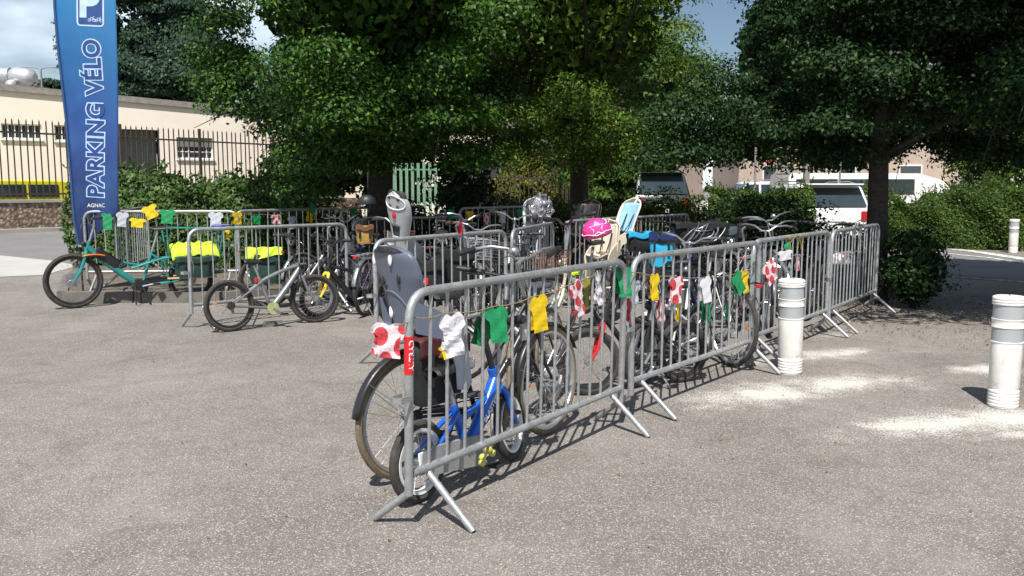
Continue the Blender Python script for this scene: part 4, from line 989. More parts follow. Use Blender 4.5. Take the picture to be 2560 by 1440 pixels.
    # P sign: pale frame, dark field, letter and small bicycles
    def rr(w, h, r, inset=0):
        out = []
        for (cx_, cy_, a0_) in ((w/2-r, h/2-r, 0), (-w/2+r, h/2-r, 90), (-w/2+r, -h/2+r, 180), (w/2-r, -h/2+r, 270)):
            for k in range(6): a = R_(a0_ + 90*k/5); out.append((cx_ + (r-inset)*math.cos(a), cy_ + (r-inset)*math.sin(a)))
        return out
    cen = loc(226, -5); tilt = R_(2); ex = Vector((math.cos(tilt), 0, -math.sin(tilt))); ey = Vector((math.sin(tilt), 0, math.cos(tilt)))
    def flat(name, pts, mt, lift):
        bm_ = MB(); bm_.add([(x, y, 0) for x, y in pts], [tuple(range(len(pts)))]); me = bm_.mesh(name, mt, False); return conform(me, cen, ex, ey, lift, name)
    flat('sign_border', rr(.35, .74, .05), PALE, .004); flat('sign_field', rr(.35, .74, .05, .022), INK, .0065)
    me = text_mesh('P', .50, PALE, .02, 0); 
    for v in me.vertices: v.co.x -= .02; v.co.y -= .09; v.co.z = 0
    conform(me, cen, ex, ey, .009, 'lettering')
    b = MB()
    for k in range(2):
        ox = .02 + k*.085; oy = -.29
        for wx in (-.025, .035):
            c = [(ox+wx+.018*math.cos(a), oy+.018*math.sin(a)) for a in np.linspace(0, 6.283, 12, endpoint=False)]
            b.tube([(x, y, 0) for x, y in c], .0032, 4, closed=True)
        for seg in (((-.025, 0), (-.005, .03)), ((-.005, .03), (.025, .035)), ((.035, 0), (.022, .045)), ((-.025, 0), (.008, 0)), ((.008, 0), (.025, .035)), ((-.012, .034), (.002, .034)), ((.022, .045), (.035, .048))):
            b.tube([(ox+seg[0][0], oy+seg[0][1], 0), (ox+seg[1][0], oy+seg[1][1], 0)], .0032, 4)
    me = b.mesh('bicycle_pictogram', PALE, False); 
    for v in me.vertices: v.co.z = v.co.z*.3
    conform(me, cen, ex, ey, .010, 'bicycle_pictogram')
flag()

# ================================================================ PAPER SHIRTS ON STRINGS
def paper(name, c, dots=None):
    m = bpy.data.materials.new(name); t = NT(m)
    P = t.obj(); sx = t.n('ShaderNodeSeparateXYZ'); t.t.links.new(P, sx.inputs[0])
    base = t.mix(t.ramp(t.noise(30, 3, .6), (.3, 0.0), (.7, 1.0)), c4(tuple(x*.9 for x in c)), c4(c))
    if dots:
        tot = None
        for (x, z, r) in dots:
            dx = t.math('SUBTRACT', sx.outputs[0], x); dz = t.math('MULTIPLY', t.math('SUBTRACT', sx.outputs[2], z), .82)
            d = t.math('SQRT', t.math('ADD', t.math('MULTIPLY', dx, dx), t.math('MULTIPLY', dz, dz)))
            k = t.math('LESS_THAN', d, r); tot = k if tot is None else t.math('MAXIMUM', tot, k)
        base = t.mix(tot, base, (.62, .06, .075, 1))
    t.set(t.b.inputs['Base Color'], base); t.b.inputs['Roughness'].default_value = .6
    tr = t.n('ShaderNodeBsdfTranslucent'); t.set(tr.inputs['Color'], base)
    mx = t.n('ShaderNodeMixShader'); mx.inputs[0].default_value = .22
    t.t.links.new(t.b.outputs[0], mx.inputs[1]); t.t.links.new(tr.outputs[0], mx.inputs[2]); t.t.links.new(mx.outputs[0], t.out.inputs[0]); return m
PAP = {'yellow': paper('yellow_paper', (.85, .60, .01)), 'green': paper('green_paper', (.015, .30, .11)), 'white': paper('white_paper', (.80, .78, .82)), 'grey': paper('thin_grey_paper', (.55, .58, .66)),
       'pink': paper('polka_dot_paper', (.86, .72, .76), [(-.055, -.045, .026), (.05, -.04, .027), (.0, -.115, .027), (-.05, -.175, .024), (.045, -.19, .024), (.0, -.03, .012)]),
       'pink2': paper('polka_dot_paper', (.86, .72, .76), [(-.04, -.06, .034), (.055, -.10, .033), (-.01, -.165, .033), (.06, -.02, .022), (-.07, -.14, .02)]),
       'red': paper('red_paper', (.60, .015, .03)), 'olive': paper('olive_paper', (.42, .40, .08))}
def shirt_me(w, h, seed, fold=.0, crump=.006, gap=.02, sheets=(1, 1)):
    r = random.Random(seed); ph = [r.uniform(0, 6.28) for _ in range(6)]
    prof = [(0, .66), (.10, .90), (.18, 1.0), (.30, 1.0), (.36, .82), (.40, .72), (.5, .70), (.7, .70), (1, .74)]
    def hw(v):
        for (a, x), (b_, y) in zip(prof, prof[1:]):
            if v <= b_: return x + (y-x)*(v-a)/(b_-a)
        return prof[-1][1]
    b = MB()
    for sgn, on in ((1, sheets[0]), (-1, sheets[1])):
        if not on: continue
        nu, nv = 9, 10
        def F(u, v, sgn=sgn):
            x = (u-.5)*w*hw(v); z = -v*h
            neck = max(0, 1 - abs((u-.5)*w*hw(v))/(w*.17)); z -= neck**.7*h*.09*(1-v)**2
            y = -sgn*(gap*.6*v*(1 + .5*math.sin(ph[0])) + crump*.62*(math.sin(x*60+z*30+ph[1]) + .7*math.sin(z*75-x*45+ph[2]) + .4*abs(math.sin(x*110+z*55+ph[3]))*2)*v**.5 + .001)
            x += fold*math.sin(v*3+ph[4])*w*.12
            if sgn < 0: x += .012*math.sin(ph[5]); z *= .93
            return Vector((x, y, z))
        b.grid(nu, nv, F)
    return b
STR = {}
def shirt(color, px, py, w, h, key, label, off=.03, rot=0.0, yaw=0.0, crump=.006, fold=0, gap=.02, sheets=(1, 1), cat='paper shirt', group='paper shirts strung along the barriers'):
    p0, p1, z = BAR[key]; q, s = on_plane(px, py, p0, p1, off)
    F = q.y * 1.0; d = math.hypot(q.y, 0); W = w*d*1.02/F_PX; H = h*d*1.02/F_PX
    b = shirt_me(W, H, int(px+py*3), fold, crump, gap, sheets)
    o = b.build('paper_shirt', PAP[color], smooth=False); o.location = q; o.rotation_euler = (0, rot, ang(p0, p1)*.75 + yaw)
    md = o.modifiers.new('thickness', 'SOLIDIFY'); md.thickness = .0006
    tag(o, label, cat, group); return q
TW = mat('brown_twine', (.30, .22, .12), .85, 0, .2, 60)
def string(label, pts, off=.028, r=.003):
    ws = [on_plane(px, py, BAR[k][0], BAR[k][1], off)[0] for (px, py, k) in pts]
    res = []
    for a, c in zip(ws, ws[1:]):
        for t in (0, .25, .5, .75): p = a.lerp(c, t); p.z -= .012*4*t*(1-t); res.append(p)
    res.append(ws[-1]); b = MB(); b.tube([p - ws[0] for p in res], r, 5); o = b.build('string', TW); o.location = ws[0]; tag(o, label, 'string', 'strings holding the paper shirts')
string('twine strung along the nearest barrier', [(985, 812, 'A'), (1035, 794, 'A'), (1110, 783, 'A'), (1240, 765, 'A'), (1330, 742, 'A'), (1430, 708, 'A'), (1520, 668, 'A')])
string('twine strung along the second barrier of the right-hand row', [(1548, 668, 'B'), (1600, 682, 'B'), (1680, 690, 'B'), (1770, 692, 'B'), (1840, 684, 'B'), (1885, 666, 'B')])
string('twine rising across the third barrier of the right-hand row', [(1893, 664, 'C'), (1930, 645, 'C'), (1970, 610, 'C'), (1990, 588, 'C'), (2030, 585, 'C')])
string('twine hanging along the barrier behind the cargo bicycle', [(250, 530, 'H'), (360, 516, 'H'), (470, 535, 'H'), (570, 530, 'H')])
string('twine hanging along the barrier in front of the leafy hedge', [(585, 530, 'I'), (690, 537, 'I'), (780, 515, 'I'), (836, 530, 'I')])
string('twine hanging along the back row barrier left of the middle trunk', [(1150, 528, 'L'), (1210, 532, 'L'), (1260, 528, 'L'), (1320, 524, 'L')])
sh = shirt
sh('pink2', 976, 808, 84, 86, 'A', 'polka dot paper shirt hanging off the left end of the nearest barrier', -.03, .14, -.25, .010)
sh('white', 1128, 783, 78, 108, 'A', 'crumpled white paper shirt on the nearest barrier, above the blue bicycle', .035, -.04, 0, .014)
sh('yellow', 1120, 862, 58, 34, 'A', 'scrap of yellow paper showing under the crumpled white shirt', .012, 0, 0)
sh('green', 1238, 766, 84, 88, 'A', 'green paper shirt on the nearest barrier, left of the yellow one', .03, .05, .1, .006, gap=.05)
sh('green', 1203, 800, 66, 66, 'A', 'darker green paper shirt tucked behind the nearest green one', -.04, .3, .4, .006)
sh('yellow', 1343, 738, 66, 92, 'A', 'bright yellow paper shirt in the middle of the nearest barrier', .035, -.10, 0, .005)
sh('white', 1312, 790, 44, 60, 'A', 'pale paper shirt half hidden behind the bright yellow one', -.05, 0, .2)
sh('pink', 1432, 708, 64, 90, 'A', 'twisted polka dot paper shirt on the nearest barrier', .03, -.38, .3, .008, 1.0)
sh('white', 1496, 676, 44, 86, 'A', 'folded white paper shirt near the far end of the nearest barrier', .03, .08, .5, .016)
sh('olive', 1466, 694, 34, 78, 'A', 'olive paper shirt behind the folded white one', -.04, .05, .2)
sh('green', 1557, 668, 58, 72, 'B', 'green paper shirt where the two nearest barriers meet', .05, .03, 0, .008, gap=.04)
sh('grey', 1592, 700, 38, 66, 'B', 'limp grey-white paper shirt beside the green one at the barrier joint', .0, .22, .3, .012)
sh('yellow', 1636, 684, 38, 66, 'B', 'yellow paper shirt on the second barrier, next to the polka dot one', .03, .03, .1, .006)
sh('pink2', 1692, 691, 50, 66, 'B', 'polka dot paper shirt in the middle of the second barrier', .03, .05, 0)
sh('yellow', 1698, 750, 30, 54, 'B', 'yellow paper shirt hanging low behind the second barrier', -.12, .05, .2)
sh('white', 1762, 692, 46, 64, 'B', 'clean white paper shirt on the second barrier', .03, -.10, .05, .003)
sh('green', 1766, 745, 36, 62, 'B', 'dark green paper shirt showing below the clean white one', -.05, -.1, .2)
sh('pink', 1655, 745, 36, 62, 'B', 'shaded polka dot paper shirt behind the second barrier', -.1, .1, .3)
sh('green', 1838, 684, 46, 58, 'B', 'green paper shirt blown sideways near the third barrier', .03, -.55, .1, .004)
sh('yellow', 1862, 676, 32, 56, 'B', 'yellow paper shirt overlapping the sideways green one', .01, 0, .1)
sh('pink2', 1918, 656, 60, 56, 'C', 'polka dot paper shirt directly left of the white bollard top', .03, -.45, .1)
sh('white', 1962, 626, 66, 24, 'C', 'white paper shirt lying flat along the rising string', .05, -.05, 0, .004)
sh('grey', 1974, 655, 38, 46, 'C', 'limp grey paper shirt just above the white bollard', -.03, .1, .5, .016)
sh('pink', 1994, 640, 28, 36, 'C', 'small polka dot paper shirt right of the flat white one', -.05, -.1, .2)
sh('green', 1966, 608, 26, 16, 'C', 'small green paper scrap high on the rising string', .03, -.3, 0)
sh('yellow', 1974, 590, 16, 36, 'C', 'narrow yellow paper shirt under the top rail, left one', .03, .1, .6)
sh('yellow', 2000, 586, 16, 36, 'C', 'narrow yellow paper shirt under the top rail, right one', .03, .15, .6)
sh('yellow', 368, 515, 36, 32, 'H', 'yellow paper shirt on the rail right of the flag', .06, -.4, .2)
sh('yellow', 344, 546, 38, 22, 'H', 'yellow paper shirt near the cargo bicycle saddle', .12, .1, .1)
sh('green', 268, 532, 30, 42, 'H', 'green paper shirt beside the flag edge', .05, 0, .1)
sh('grey', 306, 530, 28, 36, 'H', 'bluish grey paper shirt right of the flag', .04, .1, .2)
sh('green', 418, 524, 38, 34, 'H', 'green paper shirt in the middle of the barrier behind the cargo bicycle', .04, .05, .1)
sh('grey', 540, 530, 34, 40, 'H', 'pale blue paper shirt near the right end behind the cargo bicycle', .04, .05, .1)
sh('yellow', 592, 530, 30, 30, 'I', 'yellow paper shirt at the post where the back barriers meet', .04, .0, .3)
sh('yellow', 568, 566, 12, 32, 'H', 'narrow yellow paper strip by the back barrier joint', .04, .0, .3)
sh('green', 640, 538, 30, 22, 'I', 'green paper shirt in front of the leafy hedge', .04, .0, .3)
sh('pink', 690, 537, 32, 22, 'I', 'polka dot paper shirt in front of the leafy hedge', .04, .0, .3)
sh('grey', 729, 540, 28, 32, 'I', 'bluish white paper shirt in front of the leafy hedge', .04, .0, .3)
sh('green', 783, 507, 20, 26, 'I', 'green paper triangle poking over the barrier rail', .06, .3, .3)
sh('yellow', 776, 525, 22, 30, 'I', 'yellow paper shirt crumpled under the green triangle', .04, .2, .3, .012)
sh('green', 882, 521, 22, 22, 'J', 'green paper shirt under the left-hand trunk', .04, .0, .3)
sh('yellow', 1174, 527, 28, 24, 'L', 'yellow paper shirt in the back row, left of the white one', .04, .0, .3)
sh('pink', 1215, 531, 26, 30, 'L', 'polka dot paper shirt in the back row', .04, .0, .3)
sh('white', 1256, 527, 28, 30, 'L', 'white paper shirt in the back row', .04, .0, .3)
sh('green', 1301, 523, 34, 18, 'L', 'green paper shirt in the back row, right of the white one', .04, .0, .3)
sh('green', 1128, 523, 22, 24, 'G2', 'green paper shirt left of the back row yellow one', .04, .0, .3)
sh('pink', 1561, 552, 20, 28, 'F3', 'polka dot paper shirt right of the cream seat back', .04, .0, .3)
sh('pink', 1418, 552, 22, 24, 'F2', 'polka dot paper shirt behind the cream bicycle bars', .04, .0, .3)
sh('red', 1151, 553, 14, 34, 'E', 'red paper strip tied over the rail of the barrier behind the grey child seat', .05, .0, .3)
sh('red', 1571, 748, 14, 60, 'B', 'red ribbon hanging beside the joint of the two nearest barriers', .02, .0, .3)
sh('green', 1820, 760, 18, 44, 'B', 'shaded green paper strip behind the second barrier', -.1, .1, .3)
sh('pink', 1856, 738, 20, 34, 'B', 'shaded polka dot scrap behind the second barrier', -.1, .1, .3)
# red and white tape tied to the barrier beside the cargo bicycle
q = on_plane(476, 610, BAR['G'][0], BAR['G'][1], .03)[0]
b = MB(); b.tube([(0, 0, 0), (.02, -.01, -.08), (.01, -.02, -.16), (.03, -.01, -.24), (.025, -.02, -.32)], [.008, .012, .01, .012, .006], 5, flat=(1, .25)); b.tube([(0, 0, 0), (-.05, -.01, -.03), (-.03, -.02, -.08)], .007, 5, flat=(1, .25))
o = b.build('tape', mat('pink_white_tape', (.62, .20, .24), .5, 0, .45, 20, c2=(.8, .76, .76))); o.location = q; tag(o, 'pink and white tape tied to the post in front of the cargo bicycle', 'tape')
# ================================================================ BICYCLES
MB_BLACK = mat('black_paint', (.018, .018, .020), .35, .1, .15, 10, coat=.3); SADDLE = mat('black_vinyl', (.022, .021, .021), .55, 0, .2, 25)
STEELM = mat('silver_alloy', (.52, .53, .55), .3, .85, .12, 25); CHAIN = mat('oily_chain', (.09, .075, .06), .5, .6, .3, 50)
TAN = mat('tan_sidewall_rubber', (.20, .155, .10), .85, 0, .2, 30); TYRE = mat('dusty_tyre', (.060, .052, .046), .9, 0, .3, 18, .5, 120)
RIMS = mat('silver_rim', (.58, .59, .60), .3, .8, .1, 20); RIMK = mat('black_rim', (.03, .03, .03), .35, .3, .1, 20); RIMW = mat('white_rim', (.72, .72, .72), .4, 0, .05, 20)
ORG = mat('orange_reflector', (.75, .18, .02), .25, 0, .1, 20); REDL = mat('red_reflector', (.55, .01, .02), .2, 0, .1, 20); BROWN = mat('brown_leather', (.17, .075, .035), .6, 0, .2, 30)
YELP = mat('yellow_paint', (.82, .62, .02), .35, 0, .08, 15, coat=.3); HIVIS = mat('hi_vis_fabric', (.62, .90, .04), .7, 0, .12, 9, .4, 12); BLUEP = mat('blue_paint', (.015, .13, .62), .3, .1, .1, 10, coat=.4)
TEAL = mat('teal_paint', (.03, .26, .25), .35, .2, .1, 8, coat=.3); WHP = mat('white_bike_paint', (.78, .78, .78), .3, 0, .04, 10, coat=.3); GRP = mat('grey_bike_paint', (.24, .25, .27), .35, .4, .1, 10, coat=.2)
CRP = mat('cream_paint', (.72, .64, .44), .35, 0, .06, 10, coat=.3); REDP = mat('red_paint', (.55, .02, .03), .3, .1, .1, 10, coat=.4); DGRN = mat('dark_green_paint', (.015, .06, .035), .35, .1, .1, 10)
DBLU = mat('dark_blue_paint', (.015, .03, .12), .35, .1, .1, 10); PURP = mat('purple_paint', (.14, .03, .22), .35, .1, .1, 10); PINKM = mat('pink_plastic', (.80, .05, .30), .3, 0, .08, 12, coat=.5)
WCACHE = {}
def wheel(parent, M, R, tw, tyre_m, rim_m, nsp=28, hub=.03, reflectors=True, knob=False, disc=None):
    key = (R, tw, tyre_m.name, rim_m.name, nsp, knob)
    if key not in WCACHE:
        b = MB(); n = 48; rr = R - tw*1.02
        prof = [(rr+.004, -tw*.42), (rr-.012, -tw*.36), (rr-.018, 0), (rr-.012, tw*.36), (rr+.004, tw*.42)]
        vs = []; 
        for k in range(n):
            a = 2*math.pi*k/n
            for (r, y) in prof: vs.append((r*math.cos(a), y, r*math.sin(a)))
        m_ = len(prof); b.add(vs, [(k*m_+i, ((k+1) % n)*m_+i, ((k+1) % n)*m_+(i+1) % m_, k*m_+(i+1) % m_) for k in range(n) for i in range(m_)])
        rim = b.mesh('wheel', rim_m)
        b = MB(); b.tube([(0, -.055, 0), (0, -.03, 0), (0, .03, 0), (0, .055, 0)], [hub*.5, hub*.62, hub*.62, hub*.5], 10)
        b.tube([(0, -.034, 0), (0, -.028, 0)], hub, 12); b.tube([(0, .028, 0), (0, .034, 0)], hub, 12)
        for k in range(nsp):
            a = 2*math.pi*k/nsp; s = 1 if k % 2 else -1; a2 = a + (1 if (k//2) % 2 else -1)*.95
            b.tube([(hub*.9*math.cos(a2), s*.031, hub*.9*math.sin(a2)), ((rr-.014)*math.cos(a), 0, (rr-.014)*math.sin(a))], .0015, 3, caps=False)
        sp = b.mesh('spokes', STEELM)
        b = MB(); vs = []; tn = 8; N2 = 96 if knob else 48
        for k in range(N2):
            a = 2*math.pi*k/N2; kn = (1.0 + (.07 if (k % 2) else -.05)) if knob else 1.0
            for i in range(tn):
                t = 2*math.pi*i/tn; r = R - tw/2 + (tw/2)*math.cos(t)*(kn if math.cos(t) > .3 else 1)*1.02; vs.append((r*math.cos(a), tw/2*math.sin(t), r*math.sin(a)))
        b.add(vs, [(k*tn+i, ((k+1) % N2)*tn+i, ((k+1) % N2)*tn+(i+1) % tn, k*tn+(i+1) % tn) for k in range(N2) for i in range(tn)])
        ty = b.mesh('tyre', tyre_m)
        b = MB(); b.cbox((0, 0, 0), (.045, .008, .022), .004); rf = b.mesh('reflector', ORG)
        WCACHE[key] = (rim, sp, ty, rf, rr)
    rim, sp, ty, rf, rr = WCACHE[key]
    w = link('wheel', rim, parent, M @ Matrix.Rotation(random.uniform(0, 6.28), 4, 'Y'))
    link('tyre', ty, w); link('spokes', sp, w)
    if reflectors and random.random() < .4:
        for a in (1.0,): link('reflector', rf, w, Matrix.Translation((rr*.66*math.cos(a), .008, rr*.66*math.sin(a))) @ Matrix.Rotation(-a, 4, 'Y'))
    if disc:
        b = MB(); b.lathe([(.02, -.0009), (disc, -.0009), (disc, .0009), (.02, .0009)], 28, (0, -.048, 0), 'y'); b.build('brake_disc', STEELM, w)
    return w

def bike(name, label, loc, heading, lean=0.0, R=.345, Rf=None, wb=1.06, tw=.042, frame=MB_BLACK, fork=None, kind='diamond', rim=RIMS, tyre=TYRE, fender=None, rack=None, basket=None, chaincase=None,
         sh_=.92, bh=1.02, bar='flat', steer=0.0, saddle=SADDLE, grip=SADDLE, crank=1.0, knob=False, motor=False, light=True, stand=True, susp=False, tube=.016, bw=.31, kid=False, disc=None, group='bicycles parked between the barriers', bell=None, decal=None, back_off=0.0, fatdown=1.0, nsp=28, ref=True):
    Rf = Rf or R; rt = empty(name, (loc[0], loc[1], 0), heading, lean); tag(rt, label, 'bicycle', group)
    fork = fork or frame; sc_ = R/.345
    ax = Vector((math.cos(R_(109)), 0, math.sin(R_(109)))); perp = Vector((ax.z, 0, -ax.x))
    FA = Vector((wb, 0, Rf)); base = FA - perp*.042*sc_
    hl = base + ax*(Rf + .07); hu = hl + ax*(.17 if kind == 'step' else .125)*max(sc_, .75)
    bb = Vector((wb - (.60 if not kid else .56)*(wb/1.06), 0, (.275 if not kid else .215)*max(sc_, .6) + (0 if not kid else .04)))
    RA = Vector((back_off, 0, R)); sa = Vector((-math.cos(R_(72)), 0, math.sin(R_(72))))
    stl = (sh_ - bb.z)/sa.z; st_frac = {'diamond': .80, 'mtb': .66, 'step': .66, 'kid': .60, 'low': .62}[kind]
    stt = bb + sa*stl*st_frac; b = MB(); T = tube
    b.tube([hl - ax*.01, hu + ax*.01], T*1.25, 12)
    b.tube([bb, stt], T*.95, 10)
    hd = hl + ax*.035; tt = hu - ax*.03
    if kind == 'diamond': b.tube([hd, bb], T*fatdown*1.08, 10); b.tube([tt, stt - sa*.03], T*.9, 10)
    elif kind == 'mtb': b.tube(bez(hd, hd.lerp(bb, .4) + Vector((0, 0, -.03)), bb, 6), T*fatdown*1.2, 10); b.tube(bez(tt, tt.lerp(stt, .5) + Vector((0, 0, .015)), stt - sa*.04, 5), T*1.0, 10)
    elif kind == 'step': b.tube(bez(hd, hd.lerp(bb, .65) + Vector((0, 0, -.07)), bb, 8), T*fatdown*1.2, 10); b.tube(bez(tt, tt.lerp(bb + sa*.16, .7) + Vector((0, 0, -.10)), bb + sa*stl*.30, 8), T*.85, 8)
    else: b.tube(bez(hd, hd.lerp(bb, .6) + Vector((0, 0, -.05)), bb, 8), T*fatdown*1.35, 10); b.tube(bez(hd.lerp(bb, .25), hd.lerp(bb, .5) + Vector((0, 0, .06)), bb + sa*stl*.35, 6), T*.8, 8)
    for s in (-1, 1):
        o = Vector((0, s*(tw/2+.028), 0)); oi = Vector((0, s*.018, 0))
        b.tube([bb+oi, bb.lerp(RA, .35)+o*.8, RA+o], [T*.72, T*.65, T*.5], 8)
        b.tube([stt - sa*.045 + oi, (stt - sa*.045).lerp(RA, .4)+o*.8, RA+o], [T*.6, T*.55, T*.45], 8)
    b.tube([bb + Vector((0, -.035, 0)), bb + Vector((0, .035, 0))], T*1.35, 12)
    b.build('frame', frame, rt)
    # saddle and post
    b = MB(); top = bb + sa*stl; b.tube([stt - sa*.02, top - sa*.03], T*.75, 8); b.build('seat_post', STEELM, rt)
    b = MB(); k_ = .78 if kid else 1.0; L = .26*k_; nu, nv = 12, 8; sp0 = top
    def sad(u, v):
        x = sp0.x - .15*k_ + L*u; w = (.068*(1-u)**.8 + .018)*k_ * (1 if u > .06 else .75 + u*4); a = math.pi*2*v
        z = sp0.z + .012*(1-u)**2 + .01*(u > .9); h = .038*(1 - .35*u)*(1 if u > .06 else .7)
        return Vector((x, w*math.sin(a), z + (h*math.cos(a) if math.cos(a) > 0 else h*.55*math.cos(a))))
    b.grid(12, 12, sad); b.f.append(tuple(range(12, 0, -1))); b.f.append(tuple(12*13 + k for k in range(0)) or (0, 1, 2)); b.f.pop(); b.build('saddle', saddle, rt)
    # wheels
    wheel(rt, Matrix.Translation(RA), R, tw, tyre, rim, nsp, reflectors=ref, knob=knob, disc=disc)
    MS = Matrix.Translation(hl) @ Matrix.Rotation(steer, 4, ax) @ Matrix.Translation(-hl)
    wheel(rt, MS @ Matrix.Translation(FA), Rf, tw, tyre, rim, nsp, reflectors=ref, knob=knob, disc=disc)
    # fork
    b = MB(); cr = hl - ax*.02; fr = T*.78 if not susp else T*.95
    for s in (-1, 1):
        o = Vector((0, s*(tw/2+.02), 0)); b.tube(bez(cr + Vector((0, s*.012, 0)), cr + o - ax*.005, cr + o - ax*.06, 4) + [base.lerp(cr, .35) + o*1.05, FA + o*1.1], [fr, fr, fr, fr, fr*1.02, fr*.95, fr*.62], 9)
    b.tube([hl - ax*.045, hl - ax*.01], T*1.2, 10); b.build('fork', fork, rt, MS)
    # stem, bar, grips, levers
    sb = hu + ax*max(.03, (bh - hu.z)/ax.z); b = MB(); b.tube([hu, sb], T*.75, 8); fwd = perp*.06*max(sc_, .7)
    b.tube([sb - ax*.01, sb + fwd], T*.85, 8); b.build('stem', STEELM if not kid else MB_BLACK, rt, MS)
    c = sb + fwd; sg = []
    for s in (-1, 1):
        if bar == 'flat': p = [c, c + Vector((0, s*.05, 0)), c + Vector((-.02, s*bw*.6, .012)), c + Vector((-.045, s*bw, .015))]
        elif bar == 'riser': p = [c, c + Vector((0, s*.045, 0)), c + Vector((.0, s*.11, .06)), c + Vector((-.03, s*bw*.75, .075)), c + Vector((-.06, s*bw, .08))]
        else: p = [c, c + Vector((0, s*.04, 0)), c + Vector((.03, s*.12, .055)), c + Vector((-.01, s*.22, .07)), c + Vector((-.10, s*(bw-.02), .06)), c + Vector((-.20, s*bw, .04))]
        sg.append(p)
    b = MB(); b.tube(list(reversed(sg[0])) + sg[1][1:], T*.68, 8); hb = b.build('handlebar', STEELM if bar == 'swept' else MB_BLACK, rt, MS)
    for p in sg:
        e = p[-1]; d = (p[-1]-p[-2]).normalized(); b = MB(); b.tube([e - d*.115*max(sc_, .8), e - d*.11*max(sc_, .8), e, e + d*.012], [T*.9, T*1.06, T*1.06, T*.9], 10); b.build('grip', grip, hb)
        l0 = e - d*.15; b = MB(); b.tube([l0, l0 + Vector((.035, 0, -.012)), l0 + Vector((.045, 0, -.02)) + d*.10], [.008, .007, .005], 6); b.cbox(l0, (.035, .03, .03), .008); b.build('brake_lever', MB_BLACK, hb)
    b = MB()
    for s, w in ((1, .10), (-1, .07)):
        b.tube(bez(c + Vector((.02, s*.16, 0)), c + Vector((w+.06, s*.10, .07)), hl + Vector((.04, s*.03, .04)), 8), .0025, 5)
    b.build('cable', MB_BLACK, hb)
    if bell: b = MB(); b.ball(c + Vector((.0, .06, .045)), .036, 12, 8, (1, 1, .8)); b.build('bell', bell, hb)
    # cranks and chain
    yr = -.052; b = MB(); rc = .085*max(sc_, .62)*crank
    b.lathe([(rc*.55, -.002), (rc, -.002), (rc, .002), (rc*.55, .002)], 28, (bb.x, yr, bb.z), 'y'); b.build('chainring', CHAIN if not chaincase else MB_BLACK, rt)
    a0_ = random.uniform(-1.2, .3); cl = (.165 if not kid else .115)
    for s in (-1, 1):
        a = a0_ if s < 0 else a0_ + math.pi; y = s*.068; e = bb + Vector((cl*math.cos(a), y*1.18, cl*math.sin(a)))
        b = MB(); b.tube([bb + Vector((0, y*.9, 0)), e], [.013, .010], 8); co = b.build('crank', STEELM, rt)
        b = MB(); b.tube([e, e + Vector((0, s*.05, 0))], .006, 6); b.cbox(e + Vector((0, s*.055, 0)), (.085*(.8 if kid else 1), .075, .022), .006); b.build('pedal', MB_BLACK, co)
    ys = yr; b = MB(); rs = .035; b.tube([(bb.x, ys, bb.z+rc), (RA.x, ys, RA.z+rs), (RA.x-rs, ys, RA.z), (RA.x, ys, RA.z-rs), (RA.x+.01, ys, RA.z-.1*sc_), (bb.x, ys, bb.z-rc)], .0042, 5); 
    b.lathe([(.01, -.012), (rs+.01, -.010), (rs, .012), (.01, .012)], 18, (RA.x, ys, RA.z), 'y'); b.tube([(RA.x+.01, ys, RA.z-.03), (RA.x+.015, ys-.012, RA.z-.10*sc_)], .012, 6); b.build('chain', CHAIN, rt)
    if chaincase:
        b = MB(); out = []
        r0, r1 = rc+.028, rs+.035
        for k in range(9): a = R_(-90 + 180*k/8); out.append((bb.x + r0*math.cos(a), bb.z + r0*math.sin(a)))
        for k in range(7): a = R_(90 + 180*k/6); out.append((RA.x + .05 + r1*math.cos(a), RA.z + r1*math.sin(a)))
        b.plate(out, .028, lambda u, v, w: Vector((u, yr-.012+w, v))); b.build('chain_guard', chaincase, rt)
    if motor:
        b = MB(); b.cbox(bb + Vector((.02, 0, .01)), (.20, .11, .16), .04, Matrix.Rotation(R_(-20), 3, 'Y')); b.build('motor', MB_BLACK, rt)
    if fender:
        for (cn, Rr, a0_, a1_, MM) in ((RA, R, 8, 205, Matrix()), (FA, Rf, -10 if kind != 'kid' else 20, 160, MS)):
            b = MB(); n = 22; rr = Rr + .018; w = tw*.75
            if MM is MS: a0_, a1_ = 25, 190
            else: a0_, a1_ = 25, 172
            def fn(u, v, rr=rr, cn=cn, w=w, a0_=a0_, a1_=a1_): a = R_(a0_ + (a1_-a0_)*u); y = (v-.5)*2*w; r = rr - .012*(2*v-1)**2; return Vector((cn.x + r*math.cos(a), y, cn.z + r*math.sin(a)))
            b.grid(n, 4, fn); fo = b.build('mudguard', fender, rt, MM); md = fo.modifiers.new('thickness', 'SOLIDIFY'); md.thickness = .0015
            b = MB()
            for s in (-1, 1):
                a = R_(a1_-30); b.tube([(cn.x, s*.06, cn.z), (cn.x + rr*math.cos(a), s*w, cn.z + rr*math.sin(a))], .0022, 5)
            b.build('mudguard_stay', STEELM, fo)
    if rack:
        zt_ = RA.z + R + .06; b = MB()
        for s in (-1, 1): b.tube([(RA.x-.30, s*.05, zt_), (RA.x+.12, s*.055, zt_)], .005, 6); b.tube([(RA.x-.02, s*.07, RA.z), (RA.x-.10, s*.062, zt_)], .0045, 6); b.tube([(RA.x-.02, s*.07, RA.z), (RA.x+.06, s*.062, zt_)], .0045, 6)
        for x in (-.30, -.16, -.02, .12): b.tube([(RA.x+x, -.055, zt_), (RA.x+x, .055, zt_)], .0045, 6)
        b.tube([(RA.x+.12, 0, zt_), stt - sa*.03], .005, 6); ro = b.build('rack', rack, rt)
        b = MB(); b.cbox((RA.x-.315, 0, zt_-.02), (.02, .05, .028), .006); b.build('rear_reflector', REDL, ro)
